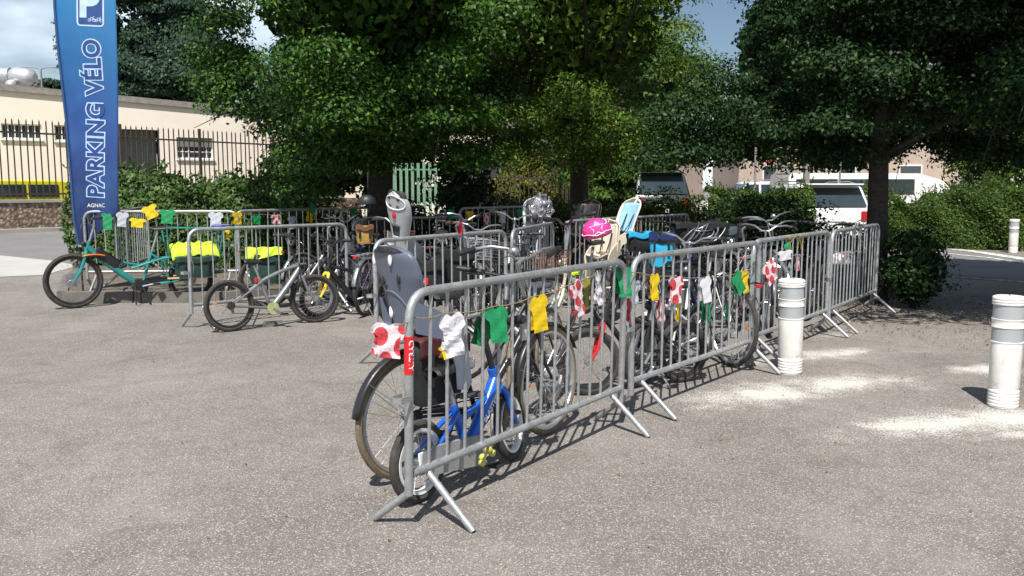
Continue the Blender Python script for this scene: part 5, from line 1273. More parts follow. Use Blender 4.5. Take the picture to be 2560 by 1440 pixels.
    if stand:
        b = MB(); k0 = bb.lerp(RA, .25) + Vector((0, .03, -.02)); b.tube([k0, Vector((k0.x-.05, .17, .012 - lean*0))], .008, 6); b.build('kickstand', STEELM, rt)
    if light:
        b = MB(); p = hl + perp*.055 + ax*.06; b.ball(p, .034, 12, 8, (1, .9, 1.1)); b.build('front_lamp', CHR if fender else MB_BLACK, rt, MS)
    if basket:
        b = MB(); o = hu + perp*.20 + Vector((0, 0, .02)); w, d, h = .17, .13, .22; nseg = 9
        for lv in range(7):
            z = -h + h*lv/6; k = .78 + .22*lv/6
            p = [(d*k, w*k), (-d*k, w*k), (-d*k, -w*k), (d*k, -w*k)]; b.tube([o + Vector((x, y, z)) for x, y in p], .003 if lv < 6 else .006, 5, closed=True)
        for i in range(4):
            for t in range(nseg):
                f = t/nseg; c0 = [(1, 1), (-1, 1), (-1, -1), (1, -1)][i]; c1_ = [(-1, 1), (-1, -1), (1, -1), (1, 1)][i]; x = c0[0]+(c1_[0]-c0[0])*f; y = c0[1]+(c1_[1]-c0[1])*f
                b.tube([o + Vector((x*d*.78, y*w*.78, -h)), o + Vector((x*d, y*w, 0))], .0022, 4, caps=False)
        for t in range(6): y = w*.78*(2*t/5-1); b.tube([o + Vector((-d*.78, y, -h)), o + Vector((d*.78, y, -h))], .0022, 4, caps=False)
        b.build('basket', basket, rt, MS)
    if decal is not None and kind in ('mtb', 'low', 'kid'):
        pass
    rt['_dims'] = 0; del rt['_dims']
    return rt, dict(bb=bb, RA=RA, FA=FA, stt=stt, top=top, hl=hl, hu=hu, c=c, MS=MS, sa=sa)

# child seats bolted behind the saddle
SEATG = mat('dark_grey_seat_shell', (.115, .135, .185), .42, 0, .06, 3); SEATL = mat('light_grey_seat_shell', (.40, .41, .43), .45, 0, .06, 4); SEATW = mat('white_seat_shell', (.78, .78, .80), .4, 0, .04, 4)
SEATB = mat('beige_seat_shell', (.66, .58, .47), .5, 0, .06, 4); SEATC = mat('cream_seat_shell', (.80, .72, .58), .5, 0, .05, 4); SEATK = mat('black_seat_shell', (.03, .026, .026), .45, 0, .1, 4); DKPAD = mat('dark_seat_pad', (.05, .055, .065), .8, 0, .2, 14)
LBLUE = mat('light_blue_pad', (.30, .55, .75), .8, 0, .12, 12)
def child_seat(parent, x, z, shell, pad, height=.62, width=.34, yaw=0.0, detail=None, hole=False, tilt=R_(12), bracket=True, sy=0.0, back_only=False, taper=.78, roll=0.0):
    """origin at the seat pan; child faces +x; back shell curves round the child"""
    M = Matrix.Translation((x, sy, z)) @ Matrix.Rotation(yaw, 4, 'Z') @ Matrix.Rotation(roll, 4, 'X')
    def prof(v):      # half width of the back
        if v < .12: return width*.5*taper*(.9 + .1*v/.12)
        t = (v-.12)/.88; w = width*.5*(taper + (1-taper)*min(1, t*1.7))
        return w*math.sqrt(max(.02, 1 - max(0, (t-.72)/.28)**(3.4 if detail == 'grey' else 2.2)))
    def back(u, v):
        s = 2*u-1; w = prof(v); y = w*math.sin(s*1.25)/math.sin(1.25); xx = .12*(1-math.cos(s*1.25))*(.65 + .8*v*(1-v)*2) - .10
        zz = v*height; xx -= math.tan(tilt)*zz
        return Vector((xx, y, zz))
    b = MB(); nu, nv = 18, 22
    b.grid(nu, nv, back)
    if hole:
        keep = []
        for f in b.f:
            cxm = sum(b.v[i][1] for i in f)/4; czm = sum(b.v[i][2] for i in f)/4/height
            if abs(cxm) < width*.16 and .22 < czm < .42: continue
            keep.append(f)
        b.f = keep
    so = b.build('child_seat', shell, parent, M); md = so.modifiers.new('thickness', 'SOLIDIFY'); md.thickness = .009; md.offset = 0
    # rolled rim
    b = MB(); e = [back(0, v) for v in np.linspace(0, 1, 14)] + [back(u, 1) for u in np.linspace(.1, .9, 9)] + [back(1, v) for v in np.linspace(1, 0, 14)]; b.tube(e, .008, 6); b.build('rim', shell, so)
    # pan, side wings and foot wells
    b = MB(); b.grid(8, 8, lambda u, v: Vector((-.10 + .30*u, (v-.5)*width*(.84 - .1*u), -.01 + .05*(2*v-1)**2 - .02*math.sin(u*3)))); 
    pw = b.build('seat_pan', shell, so); md = pw.modifiers.new('thickness', 'SOLIDIFY'); md.thickness = .009
    for s in (-1, 1):
        b = MB(); out = [(-.10, .0), (-.12, .17), (.0, .12), (.12, .06), (.18, .0), (.20, -.12), (.215, -.28), (.19, -.32), (.13, -.31), (.12, -.18), (.07, -.05)]
        b.plate(out, .010, lambda u, v, w, s=s: Vector((u, s*(width*.43 - .02*(v < -.05)) + w, v))); lo = b.build('leg_guard', shell, so)
        b = MB(); b.cbox((.17, s*(width*.43+.04), -.335), (.15, .09, .018), .006); b.build('foot_rest', pad, so)
    b = MB(); b.grid(10, 14, lambda u, v: back(.12 + .76*u, .06 + .82*v) + Vector((.014, 0, 0))); po = b.build('padding', pad, so); md = po.modifiers.new('thickness', 'SOLIDIFY'); md.thickness = .016; md.offset = 1
    for s in (-1, 1):
        b = MB(); b.tube([back(.5 + s*.14, .62) + Vector((.035, 0, 0)), back(.5 + s*.12, .35) + Vector((.06, 0, 0)), Vector((.02, s*.04, .03))], .011, 6, flat=(1, .3)); b.build('strap', MB_BLACK, so)
    if detail == 'grey':      # round screw covers and slots on the outside of the shell
        for (u, v, r, mt) in ((.80, .84, .024, WHP), (.72, .62, .024, MB_BLACK), (.58, .60, .022, MB_BLACK), (.70, .555, .014, MB_BLACK), (.55, .535, .014, MB_BLACK), (.62, .22, .026, WHP), (.35, .84, .024, WHP), (.30, .62, .022, MB_BLACK)):
            p = back(u, v); b = MB(); b.ball(p + Vector((-.008, 0, 0)), r, 12, 7, (.35, .8, 1.25)); b.build('screw_cover', mt, so)
        b = MB(); b.tube([back(.12 + .76*t, .48 - .34*(2*t-1)**2) + Vector((-.006, 0, 0)) for t in np.linspace(0, 1, 14)], .006, 6); b.build('moulded_ridge', shell, so)
        b = MB(); b.grid(12, 2, lambda u, v: back(.06 + .88*u, .93 + .075*v) + Vector((-.012 - .0*v, 0, 0))); b.build('trim', SADDLE, so)
    if detail == 'light':
        for (u, v, r, mt) in ((.5, .60, .030, REDL),): p = back(u, v); b = MB(); b.ball(p + Vector((-.01, 0, 0)), r, 14, 8, (.3, .9, 1.2)); b.build('reflector', mt, so)
        b = MB(); ring = [(.5 + .36*math.cos(a), .82 + .12*math.sin(a)) for a in np.linspace(0, 6.283, 22, endpoint=False)]; b.tube([back(*q) + Vector((-.008, 0, 0)) for q in ring], .007, 6, closed=True); b.build('moulded_ridge', SEATW, so)
        for (u, v) in ((.34, .88), (.66, .88), (.38, .76), (.62, .76)): p = back(u, v); b = MB(); b.cbox(p + Vector((-.007, 0, 0)), (.006, .035, .018), .003); b.build('slot', MB_BLACK, so)
        b = MB(); b.grid(14, 5, lambda u, v: back(.0 + 1.0*u, .90 + .10*v) + Vector((-.006 + .02*v, 0, .012 + .03*math.sin(v*3.1)))); b.build('headrest_pad', SADDLE, so)
    if bracket:
        b = MB()
        for s in (-1, 1): b.tube([(-.02, s*.045, -.02), (.10, s*.04, -.10), (.30, s*.02, -.20)], .007, 6)
        b.cbox((.30, 0, -.21), (.05, .06, .06), .012); b.build('bracket', STEELM, so)
    return so

def pannier(label, loc, rz, dims, m, cat='bag', name='pannier_bag', flap=None, lean=0.0, band=None):
    o = empty(name, loc, rz, lean); tag(o, label, cat)
    w, d, h = dims; b = MB(); r = random.Random(int(loc[0]*100))
    def body(u, v):
        a = 2*math.pi*u; k = 1/(abs(math.cos(a))**4 + abs(math.sin(a))**4)**.25; t = v
        kk = (1 - .12*(2*t-1)**4)*(1 + .04*math.sin(9*t+u*14)); z = t*h
        if t >= .999: kk *= .82
        return Vector((w/2*k*math.cos(a)*kk*(.88+.12*t), d/2*k*math.sin(a)*kk, z))
    b.grid(24, 10, body); b.f.append(tuple(range(24, -1, -1))[:-1]); b.f.append(tuple(10*25 + i for i in range(24))); b.build('body', m, o)
    b = MB(); b.grid(10, 8, lambda u, v: Vector(((u-.5)*w*1.02, -d/2 - .012 if v < .55 else -d/2 - .012 + (v-.55)/.45*d*1.02, h*.72 + (h*.30)*min(1, v/.55) + .012*math.sin(u*9)))); fo = b.build('flap', flap or m, o); md = fo.modifiers.new('thickness', 'SOLIDIFY'); md.thickness = .006
    for s in (-.28, .28): b = MB(); b.cbox((s*w, -d/2-.014, h*.55), (.025, .006, h*.5), .002); b.build('strap', MB_BLACK, o)
    if band: b = MB(); b.cbox((0, -d/2-.012, h*.38), (w*.9, .01, h*.16), .003); b.build('reflective_band', band, o)
    return o
def local(rt, p): return Matrix.Translation(rt.location) @ rt.rotation_euler.to_matrix().to_4x4() @ Vector(p)
def hd(p, q): return math.atan2(q[1]-p[1], q[0]-p[0])
def place(r, f): a = gp(*r); c = gp(*f); return (a.x, a.y), hd(a, c)
BLK_NY = mat('black_nylon', (.010, .011, .013), .75, 0, .25, 18, .5, 30); GRN_NY = mat('dark_green_nylon', (.012, .05, .035), .7, 0, .2, 14, .4, 30); CYAN = mat('cyan_fabric', (.02, .42, .72), .6, 0, .15, 8, .4, 14)

# --- 1: teal longtail cargo bicycle
p, h = place((446, 738), (185, 770))
h1 = hd((-4.0, 11.9), (-5.55, 10.95)); fr = gp(188, 771)
wb_ = 1.42; loc = (fr.x - math.cos(h1)*wb_, fr.y - math.sin(h1)*wb_)
rt, D = bike('cargo_bicycle', 'teal longtail cargo bicycle with yellow cover, in front of the blue flag', loc, h1, .03, R=.30, Rf=.352, wb=wb_, tw=.058, frame=TEAL, kind='low', rim=RIMK, sh_=.98, bh=1.06, bar='riser', steer=.10, motor=True, light=True, stand=False, susp=True, tube=.021, disc=.09, fatdown=1.5, bw=.34, bell=None)
b = MB()
for s in (-1, 1):
    b.tube([(.74, s*.05, .48), (.35, s*.10, .60), (-.40, s*.11, .61)], .014, 8); b.tube([(-.40, s*.11, .61), (-.02, s*.10, .32)], .011, 8); b.tube([(.35, s*.11, .60), (.30, s*.12, .33), (-.1, s*.12, .33)], .010, 8)
b.tube([(-.40, -.11, .61), (-.40, .11, .61)], .012, 8)
b.build('rear_carrier', TEAL, rt)
b = MB(); hoop = [(.30, .19, 1.0), (.30, -.19, 1.0), (-.42, -.19, .98), (-.42, .19, .98)]; b.tube([Vector(q) for q in hoop], .011, 8, closed=True)
for x in (.30, -.42):
    for s in (-1, 1): b.tube([(x, s*.19, .99), (x*.9, s*.11, .61)], .010, 8)
b.build('passenger_rail', TEAL, rt)
for s in (-1, 1):
    b = MB(); b.cbox((.02, s*.24, .335), (.62, .10, .022), .008); b.build('running_board', mat('bamboo_board', (.55, .38, .20), .6, 0, .2, 12), rt)
    b = MB(); b.tube([(.62, s*.05, .26), (.55, s*.17, .012)], .011, 8); b.tube([(.70, s*.05, .26), (.72, s*.17, .012)], .009, 8); b.build('double_stand', MB_BLACK, rt)
b = MB(); b.cbox((1.02, 0, .62), (.14, .085, .34), .03, Matrix.Rotation(R_(52), 3, 'Y')); b.build('battery', MB_BLACK, rt)
b = MB(); b.tube(bez((1.30, .05, .66), (1.18, .09, .70), (1.05, .06, .66), 6), .022, 8, flat=(1, .5)); b.build('lock_strap', ORG, rt)
c = local(rt, (-.06, 0, .62)); pannier('dark green pannier pair slung on the cargo bicycle tail', local(rt, (-.02, .15, .345)), h1, (.52, .12, .24), GRN_NY)
pannier('dark green pannier on the camera side of the cargo bicycle tail', local(rt, (-.02, .30, .345)), h1 + math.pi, (.52, .13, .26), GRN_NY)
b = MB(); b.grid(26, 12, lambda u, v: Vector(((u-.5)*.62, (v-.5)*.50, .05 - .16*(2*abs(v-.5))**2.4 + .014*math.sin(u*31+v*6) + .010*math.sin(v*23+u*7) - .04*(abs(2*u-1)**6))))
o = b.build('rain_cover', HIVIS); md = o.modifiers.new('thickness', 'SOLIDIFY'); md.thickness = .002; o.location = local(rt, (-.05, 0, .74)); o.rotation_euler = (.0, .0, h1); tag(o, 'bright yellow-green cover draped over the cargo bicycle tail', 'cover')
b = MB(); b.ball((0, 0, 0), .05, 10, 7, (1.6, .9, .5)); b.ball((.1, .03, .01), .04, 10, 7, (1.8, .6, .4)); o = b.build('rope_knot', mat('blue_rope', (.12, .18, .5), .8, 0, .3, 60)); o.location = local(rt, (-.35, .12, 1.01)); tag(o, 'blue cord bundled on the passenger rail of the cargo bicycle', 'cord')

# --- 2: grey child mountain bike behind which barrier G runs
p, h = place((578, 829), (726, 793)); a = gp(578, 829)
rt, D = bike('child_bicycle', 'grey and silver child mountain bike parked nearest in the left-hand group', (a.x, a.y), R_(38), -.10, R=.278, wb=.98, tw=.048, frame=GRP, fork=GRP, kind='mtb', rim=RIMK, knob=True, sh_=.72, bh=.90, bar='riser', steer=-.35, kid=True, light=False, tube=.021, bw=.27, bell=ORG, fatdown=1.3, nsp=24)
q = D['bb']; b = MB(); b.lathe([(.03, -.004), (.068, -.004), (.068, .004), (.03, .004)], 20, (q.x, -.062, q.z), 'y'); b.build('chain_guard', mat('pale_green_plastic', (.40, .42, .20), .5), rt)
b = MB(); b.cbox(local(rt, (0, 0, 0)) * 0 + D['stt'] + Vector((-.03, .02, -.02)), (.03, .04, .06), .01); b.build('rear_reflector', REDL, rt)

# --- 3: black child bicycle with the yellow fork
a = gp(796, 796); c = gp(905, 752); h = R_(206)
wb_ = .86; loc = (a.x - math.cos(h)*wb_, a.y - math.sin(h)*wb_)
rt, D = bike('child_bicycle', 'black child mountain bike with a bright yellow front fork', loc, h, .10, R=.255, wb=wb_, tw=.052, frame=MB_BLACK, fork=YELP, kind='mtb', rim=RIMS, knob=True, sh_=.68, bh=.84, bar='riser', steer=.42, kid=True, light=False, tube=.021, chaincase=MB_BLACK, bw=.27, susp=True, fatdown=1.4, nsp=24)

# --- 4: white city bicycle with silver mudguards
a = gp(752, 772); c = gp(918, 742)
rt, D = bike('city_bicycle', 'white city bicycle with silver mudguards and wide black saddle', (a.x+.02, a.y+.12), hd(a, c)-.1, -.04, R=.345, wb=1.06, frame=WHP, kind='step', rim=RIMS, fender=STEELM, rack=MB_BLACK, sh_=.90, bh=1.06, bar='swept', steer=.2, fatdown=1.6)

# --- 5: tall bicycle with the dark grey child seat, nearest of all
a = gp(1022, 1196); fpt = gp(1385, 1078); h5 = hd(a, fpt)
rt, D = bike('city_bicycle', 'dark step-through bicycle with a dark grey child seat, nearest large bicycle', (a.x, a.y), h5, .02, R=.345, wb=1.14, tw=.040, frame=MB_BLACK, kind='step', rim=RIMS, tyre=TAN, fender=MB_BLACK, rack=None, sh_=.95, bh=1.10, bar='swept', steer=.15, light=True, fatdown=1.3, bell=STEELM)
child_seat(rt, .06, .80, SEATG, DKPAD, height=.44, width=.47, detail='grey', tilt=R_(12), taper=.60, yaw=R_(-16), roll=R_(-5))
b = MB(); b.cbox((-.0, 0, .765), (.30, .12, .03), .012); b.build('carrier_plate', SEATL, rt)
RB5 = rt
pannier('black and red pannier bag on the left side of the nearest large bicycle', local(rt, (.06, -.15, .44)), h5, (.34, .13, .34), BLK_NY, flap=mat('maroon_nylon', (.07, .008, .012), .7))
b = MB(); b.ball((0, 0, 0), .04, 12, 8, (.3, 1, 1)); o = b.build('reflector_disc', ORG, rt); o.location = (.10, -.045, .50)

# --- 6: small blue child bicycle behind the nearest barrier
a = gp(1042, 1258); fpt = gp(1296, 1140); h6 = hd(a, fpt)
rt, D = bike('child_bicycle', 'small bright blue child bicycle right behind the nearest barrier', (a.x+.02, a.y+.02), h6, -.06, R=.205, wb=.80, tw=.046, frame=BLUEP, kind='kid', rim=RIMW, knob=True, sh_=.60, bh=.72, bar='riser', steer=.25, kid=True, light=False, tube=.024, bw=.24, chaincase=mat('clear_grey_plastic', (.30, .30, .31), .4), fatdown=1.15, nsp=20, fender=None)
b = MB(); b.cbox((-.02, -.066, .235), (.11, .012, .07), .02); b.build('wheel_cover', WHP, rt)
q = D['bb']; b = MB()
for k in range(5): b.ball((q.x+.05*math.cos(k*1.3), -.135, q.z-.02+.03*math.sin(k*2.1)), .02, 8, 6)
b.build('yellow_pedal', mat('lime_plastic', (.62, .60, .12), .5), rt)
me = text_mesh('BLASTER', .045, WPRINT, .001, .0005)
a_ = D['hl'].lerp(D['bb'], .22); dd = (D['hl']-D['bb']).normalized()
for v in me.vertices:
    x, y = v.co.x, v.co.y; pp = a_ + dd*(x - .06) + Vector((dd.z*-1, 0, dd.x))*y; v.co = (pp.x, -.0365 - v.co.z, pp.z - .005)
link('lettering', me, rt)
# tall second dark bicycle standing beside it: blue and black tubes near the joint of barriers A and B
a = gp(1392, 1030); c = gp(1300, 905)
rt, D = bike('trekking_bicycle', 'black trekking bicycle whose thin wheel stands behind the yellow shirt', (gp(1398, 1062).x-.02, gp(1398, 1062).y+.55), R_(250), .05, R=.345, wb=1.05, tw=.036, frame=MB_BLACK, kind='diamond', rim=RIMS, tyre=TAN, sh_=.92, bh=.98, bar='flat', steer=.5, fender=None, light=True, bell=None)

# --- 7: red child mountain bike behind the joint of barriers A and B
a = gp(1486, 985); h7 = R_(208)
rt, D = bike('child_bicycle', 'child mountain bike with a red fork behind the joint of the two nearest barriers', (a.x + .84*math.cos(R_(28)), a.y + .84*math.sin(R_(28))), h7, .05, R=.25, wb=.88, tw=.050, frame=MB_BLACK, fork=REDP, kind='mtb', rim=RIMK, knob=True, sh_=.68, bh=.84, bar='riser', steer=-.3, kid=True, light=False, tube=.020, bw=.26, nsp=24)
# --- 8 onward: small bicycles behind barrier B
a = gp(1700, 945); rt, D = bike('child_bicycle', 'white and black child bicycle in the middle behind the second barrier', (a.x+.25, a.y+.55), R_(228), .03, R=.255, wb=.88, tw=.046, frame=WHP, kind='mtb', rim=RIMS, sh_=.70, bh=.86, bar='riser', steer=.2, kid=True, tube=.020, fender=MB_BLACK, bw=.26, nsp=24, chaincase=MB_BLACK)
a = gp(1628, 965); rt, D = bike('child_bicycle', 'black child bicycle with silver rims left behind the second barrier', (a.x+.35, a.y+.75), R_(240), -.04, R=.255, wb=.88, tw=.046, frame=MB_BLACK, kind='mtb', rim=RIMS, sh_=.70, bh=.86, bar='flat', steer=-.2, kid=True, tube=.020, knob=True, bw=.26, nsp=24)
a = gp(1838, 922); rt, D = bike('city_bicycle', 'dark slim-wheeled city bicycle at the right end of the second barrier', (a.x-.02, a.y+.10), R_(112), .04, R=.345, wb=1.06, tw=.036, frame=MB_BLACK, kind='diamond', rim=RIMS, tyre=TYRE, fender=None, sh_=.93, bh=1.0, bar='flat', light=True, rack=MB_BLACK)
a = gp(1780, 905); rt, D = bike('city_bicycle', 'white-forked city bicycle behind the clean white shirt', (a.x+.3, a.y+.95), R_(236), .02, R=.345, wb=1.06, tw=.038, frame=DBLU, fork=WHP, kind='step', rim=RIMS, fender=WHP, sh_=.9, bh=1.02, bar='swept', steer=.3)
a = gp(1960, 850); rt, D = bike('city_bicycle', 'grey city bicycle behind the white bollard, under the rising string', (a.x-.1, a.y+.25), R_(80), .04, R=.345, wb=1.06, frame=GRP, kind='step', rim=RIMS, fender=MB_BLACK, sh_=.9, bh=1.03, bar='swept', rack=STEELM, tyre=TYRE)
a = gp(2060, 810); rt, D = bike('mountain_bicycle', 'black bicycle behind the last barrier carrying the polka dot helmet', (a.x-.05, a.y+.35), R_(62), .03, R=.335, wb=1.08, tw=.05, frame=MB_BLACK, kind='mtb', rim=RIMK, sh_=.88, bh=1.0, bar='riser', knob=True, tube=.019); PH = local(rt, D['top'] + Vector((.0, 0, .03)))
# with its bars showing above barrier C
a = gp(1900, 800); rt, D = bike('city_bicycle', 'silver bicycle with raised handlebar showing above the third barrier', (a.x-.1, a.y+1.0), R_(-70), .02, R=.345, wb=1.06, frame=STEELM, kind='step', rim=RIMS, fender=STEELM, sh_=.92, bh=1.13, bar='swept', steer=-.35, bw=.34, tyre=TYRE, bell=STEELM)

# --- middle group
rt, D = bike('electric_bicycle', 'black bicycle with a light grey child seat and big black panniers', (-1.22, 9.35), R_(48), .03, R=.345, wb=1.12, tw=.048, frame=MB_BLACK, kind='step', rim=RIMK, fender=MB_BLACK, rack=MB_BLACK, sh_=.95, bh=1.10, bar='flat', motor=True, fatdown=1.8)
child_seat(rt, .02, .88, SEATL, DKPAD, height=.62, width=.33, detail='light', hole=True, tilt=R_(16), taper=.58, yaw=.15, roll=R_(9))
pb = pannier('large black pannier with a red label band behind the middle barrier', local(rt, (.02, -.20, .36)) + Vector((.12, -.05, 0)), R_(4), (.42, .18, .40), BLK_NY, band=None)
b = MB(); b.cbox((0, 0, 0), (.19, .008, .075), .003); o = b.build('label_band', RED, pb); o.location = (-.06, -.115, .19)
me = text_mesh('ultisport', .042, WPRINT, .0006, .0003)
for v in me.vertices: v.co = (v.co.x, -.0055 - v.co.z, v.co.y)
link('lettering', me, o)
pannier('second black pannier right of the red-labelled one', (-.62, 9.35, .42), R_(20), (.40, .2, .44), BLK_NY)
rt, D = bike('city_bicycle', 'dark bicycle with long brown-gripped silver handlebar in the middle group', (-.25, 10.55), R_(262), .04, R=.345, wb=1.06, frame=DGRN, kind='step', rim=RIMS, fender=STEELM, sh_=.95, bh=1.04, bar='swept', steer=.35, bw=.33, grip=BROWN, basket=STEELM)
rt, D = bike('city_bicycle', 'black bicycle with a wire front basket beside the middle barrier end', (.22, 10.35), R_(255), -.02, R=.345, wb=1.06, frame=MB_BLACK, kind='diamond', rim=RIMS, fender=MB_BLACK, sh_=.95, bh=1.0, bar='flat', basket=MB_BLACK, rack=STEELM)
# cream bicycle
rtc, D = bike('electric_bicycle', 'cream bicycle with a beige rear child seat and brown front basket', (1.06, 9.60), R_(237), .03, R=.33, wb=1.12, tw=.05, frame=CRP, kind='low', rim=RIMK, fender=MB_BLACK, sh_=.92, bh=1.14, bar='riser', steer=-.25, motor=True, tube=.022, fatdown=1.3, bw=.36, rack=MB_BLACK, basket=BROWN)
cs = child_seat(rtc, .02, .78, SEATB, SEATB, height=.40, width=.34, tilt=R_(6), detail=None, taper=.9)
b = MB(); b.cbox(D['stt'] + Vector((.16, -.07, -.05)), (.24, .04, .035), .01); b.build('side_tube', HIVIS, rtc)
# pink helmet resting in the beige seat
def helmet(label, loc, m, star=None, rz=0.0, dots=None):
    rt = empty('helmet', loc, rz); tag(rt, label, 'helmet'); b = MB()
    b.grid(24, 12, lambda u, v: Vector((.125*math.cos(2*math.pi*u)*math.sin(.02+v*1.75), .10*math.sin(2*math.pi*u)*math.sin(.02+v*1.75), .105*math.cos(v*1.75)*(1 + .0*u)))); o = b.build('shell', m, rt); md = o.modifiers.new('thickness', 'SOLIDIFY'); md.thickness = .005; md.offset = -1
    if star:
        def sp(a, e, k=1.055): return Vector((.125*k*math.cos(a)*math.cos(e), .10*k*math.sin(a)*math.cos(e), .105*k*math.sin(e)))
        b = MB(); pts = []
        for i in range(10):
            r = .62 if i % 2 == 0 else .27; t = i*math.pi/5 + .3; pts.append(sp(-1.45 + r*math.cos(t)*1.1, .55 + r*math.sin(t)))
        b.tube([q for q in pts], .0048, 5, closed=True)
        b.tube([sp(a, .12 + .06*math.sin(a*5)) for a in np.linspace(-3.1, .1, 16)], .0035, 5); b.tube([sp(a, .75+.1*math.sin(a*3)) for a in np.linspace(-.7, .7, 8)], .0035, 5); b.build('stripe', star, rt)
    if dots:
        for (a, e, r) in ((-1.9, .5, .032), (-1.1, .3, .03), (-1.4, 1.0, .03), (-.5, .6, .028), (-2.5, .3, .028)):
            p = Vector((.126*math.cos(a)*math.cos(e), .101*math.sin(a)*math.cos(e), .106*math.sin(e))); b = MB(); b.ball(p, r, 10, 6, (.5, .35, .9)); b.build('dot', dots, rt)
    for s in (-1, 1):
        b = MB(); b.tube([(.05, s*.09, 0), (.02, s*.07, -.09), (0, .01, -.13)], .006, 5, flat=(1, .3)); b.build('strap', MB_BLACK, rt)
    return rt
q = dp(1493, 580, 9.05); hm = helmet('bright pink helmet with a white star outline on the beige child seat', q, PINKM, WPRINT, R_(-8)); hm.scale = (1.22, 1.22, 1.35); hm.rotation_euler = (R_(18), R_(-14), R_(-8))
q = dp(2098, 655, 9.9); helmet('red helmet with white patches behind the last barrier', q, mat('white_helmet_shell', (.8, .74, .75), .35), None, .3, REDL)
q = dp(1340, 712, 6.3); helmet('glossy dark grey helmet behind the top rail of the nearest barrier', q, mat('gloss_grey_shell', (.10, .12, .14), .12, .2, .1, 8, coat=.8), None, .3)
# cream seat back with light blue harness
rt, D = bike('electric_bicycle', 'grey bicycle with the cream child seat and light blue harness', (1.30, 10.75), R_(62), .02, R=.345, wb=1.1, tw=.048, frame=GRP, kind='step', rim=RIMK, fender=MB_BLACK, sh_=.95, bh=1.06, bar='flat', rack=MB_BLACK)
cs = child_seat(rt, .05, .88, SEATC, LBLUE, height=.52, width=.37, tilt=R_(20), yaw=R_(150), taper=.95)
rt, D = bike('city_bicycle', 'white bicycle with the white child seat holding crumpled foil', (.32, 11.6), R_(250), .02, R=.345, wb=1.08, tw=.042, frame=WHP, kind='step', rim=RIMS, fender=WHP, sh_=.95, bh=1.12, bar='swept', rack=STEELM, steer=.3)
child_seat(rt, .06, .90, SEATW, DKPAD, height=.50, width=.32, tilt=R_(10), taper=.8)
b = MB(); fr_ = random.Random(4)
b.grid(14, 12, lambda u, v: Vector(((u-.5)*.21*(1+.3*math.sin(v*5)), .05*math.sin(u*9+v*3) + .03*math.sin(v*17+u*11), v*.23 + .04*math.sin(u*13)*v + .02*math.sin(u*29)))); o = b.build('foil_sheet', mat('crumpled_silver_foil', (.70, .69, .73), .22, .75, .15, 14, .9, 18), smooth=False); o.location = dp(1352, 542, 9.6); o.rotation_euler = (0, .1, .3); md = o.modifiers.new('thickness', 'SOLIDIFY'); md.thickness = .002; tag(o, 'crumpled silvery sheet sticking up left of the round black seat back', 'foil')
rt, D = bike('city_bicycle', 'dark bicycle with the round black child seat back', (1.02, 12.3), R_(75), .02, R=.345, wb=1.08, frame=REDP, kind='step', rim=RIMS, fender=MB_BLACK, sh_=.92, bh=1.02, bar='flat', rack=MB_BLACK)
child_seat(rt, .02, .86, SEATK, SEATK, height=.50, width=.38, tilt=R_(15), yaw=R_(165), taper=.9)
# right-hand back group: bags
rt, D = bike('city_bicycle', 'dark blue bicycle carrying the blue bags behind the second barrier', (1.65, 9.3), R_(60), .03, R=.345, wb=1.06, frame=DBLU, kind='diamond', rim=RIMS, fender=MB_BLACK, sh_=.95, bh=1.03, bar='flat', rack=MB_BLACK)
rt, D = bike('cargo_bicycle', 'black bicycle under the elastic cargo net, behind the second barrier', (2.0, 9.6), R_(38), .03, R=.345, wb=1.15, tw=.05, frame=MB_BLACK, kind='low', rim=RIMK, fender=MB_BLACK, sh_=.95, bh=1.05, bar='flat', rack=MB_BLACK, motor=True)
q = dp(1655, 612, 8.9); pannier('bright cyan and navy backpack hanging behind the second barrier', Vector((q.x, q.y, q.z-.22)), R_(-12), (.26, .14, .34), CYAN, flap=DBLU, name='backpack', cat='backpack')
q = dp(1600, 600, 9.2); pannier('dark bag with a cyan top behind the barrier joint', Vector((q.x, q.y, q.z-.12)), R_(8), (.30, .18, .20), BLK_NY, flap=CYAN, name='bag', cat='bag')
q = dp(1742, 580, 9.6); o = pannier('long black bag with cords lying on top of the black cargo bicycle', Vector((q.x, q.y, q.z-.14)), R_(12), (.62, .30, .24), BLK_NY, name='cargo_bag', cat='bag')
b = MB(); rnd = random.Random(9)
for k in range(11):
    x0 = rnd.uniform(-.30, .1); b.tube(bez((x0, -.17, rnd.uniform(0, .18)), (x0+.15, -.24 + rnd.uniform(-.03, .03), rnd.uniform(.05, .3)), (x0+rnd.uniform(.1, .35), -.12, rnd.uniform(.18, .27)), 7), .005, 5)
b.build('elastic_cord', STEELM, o)
b = MB()
for k in range(5):
    cc = Vector((.22 + rnd.uniform(-.08, .08), -.185, -.05 + rnd.uniform(-.1, .1))); rr = rnd.uniform(.03, .06); b.tube([cc + Vector((rr*math.cos(a), .01*math.sin(3*a), rr*math.sin(a))) for a in np.linspace(0, 6.28, 14, endpoint=False)], .0045, 5, closed=True)
b.build('coiled_cable', STEELM, o)
q = dp(1816, 588, 9.7); o = pannier('dark slate bag at the right end of the cargo bicycle', Vector((q.x, q.y, q.z-.18)), R_(5), (.26, .22, .26), mat('slate_nylon', (.06, .085, .10), .6, 0, .15, 14), name='bag', cat='bag')
def sq_reflector(px, py, Y, s, label):
    q = dp(px, py, Y); b = MB(); b.tube([(-s, 0, -s), (s, 0, -s), (s, 0, s), (-s, 0, s)], .006, 6, closed=True); o = b.build('mirror_frame', WHP); o.location = q; o.rotation_euler = (0, R_(6), 0); tag(o, label, 'reflector'); b = MB(); b.tube([(0, .0, -s), (.02, .05, -s-.25)], .005, 6); b.build('stalk', MB_BLACK, o)
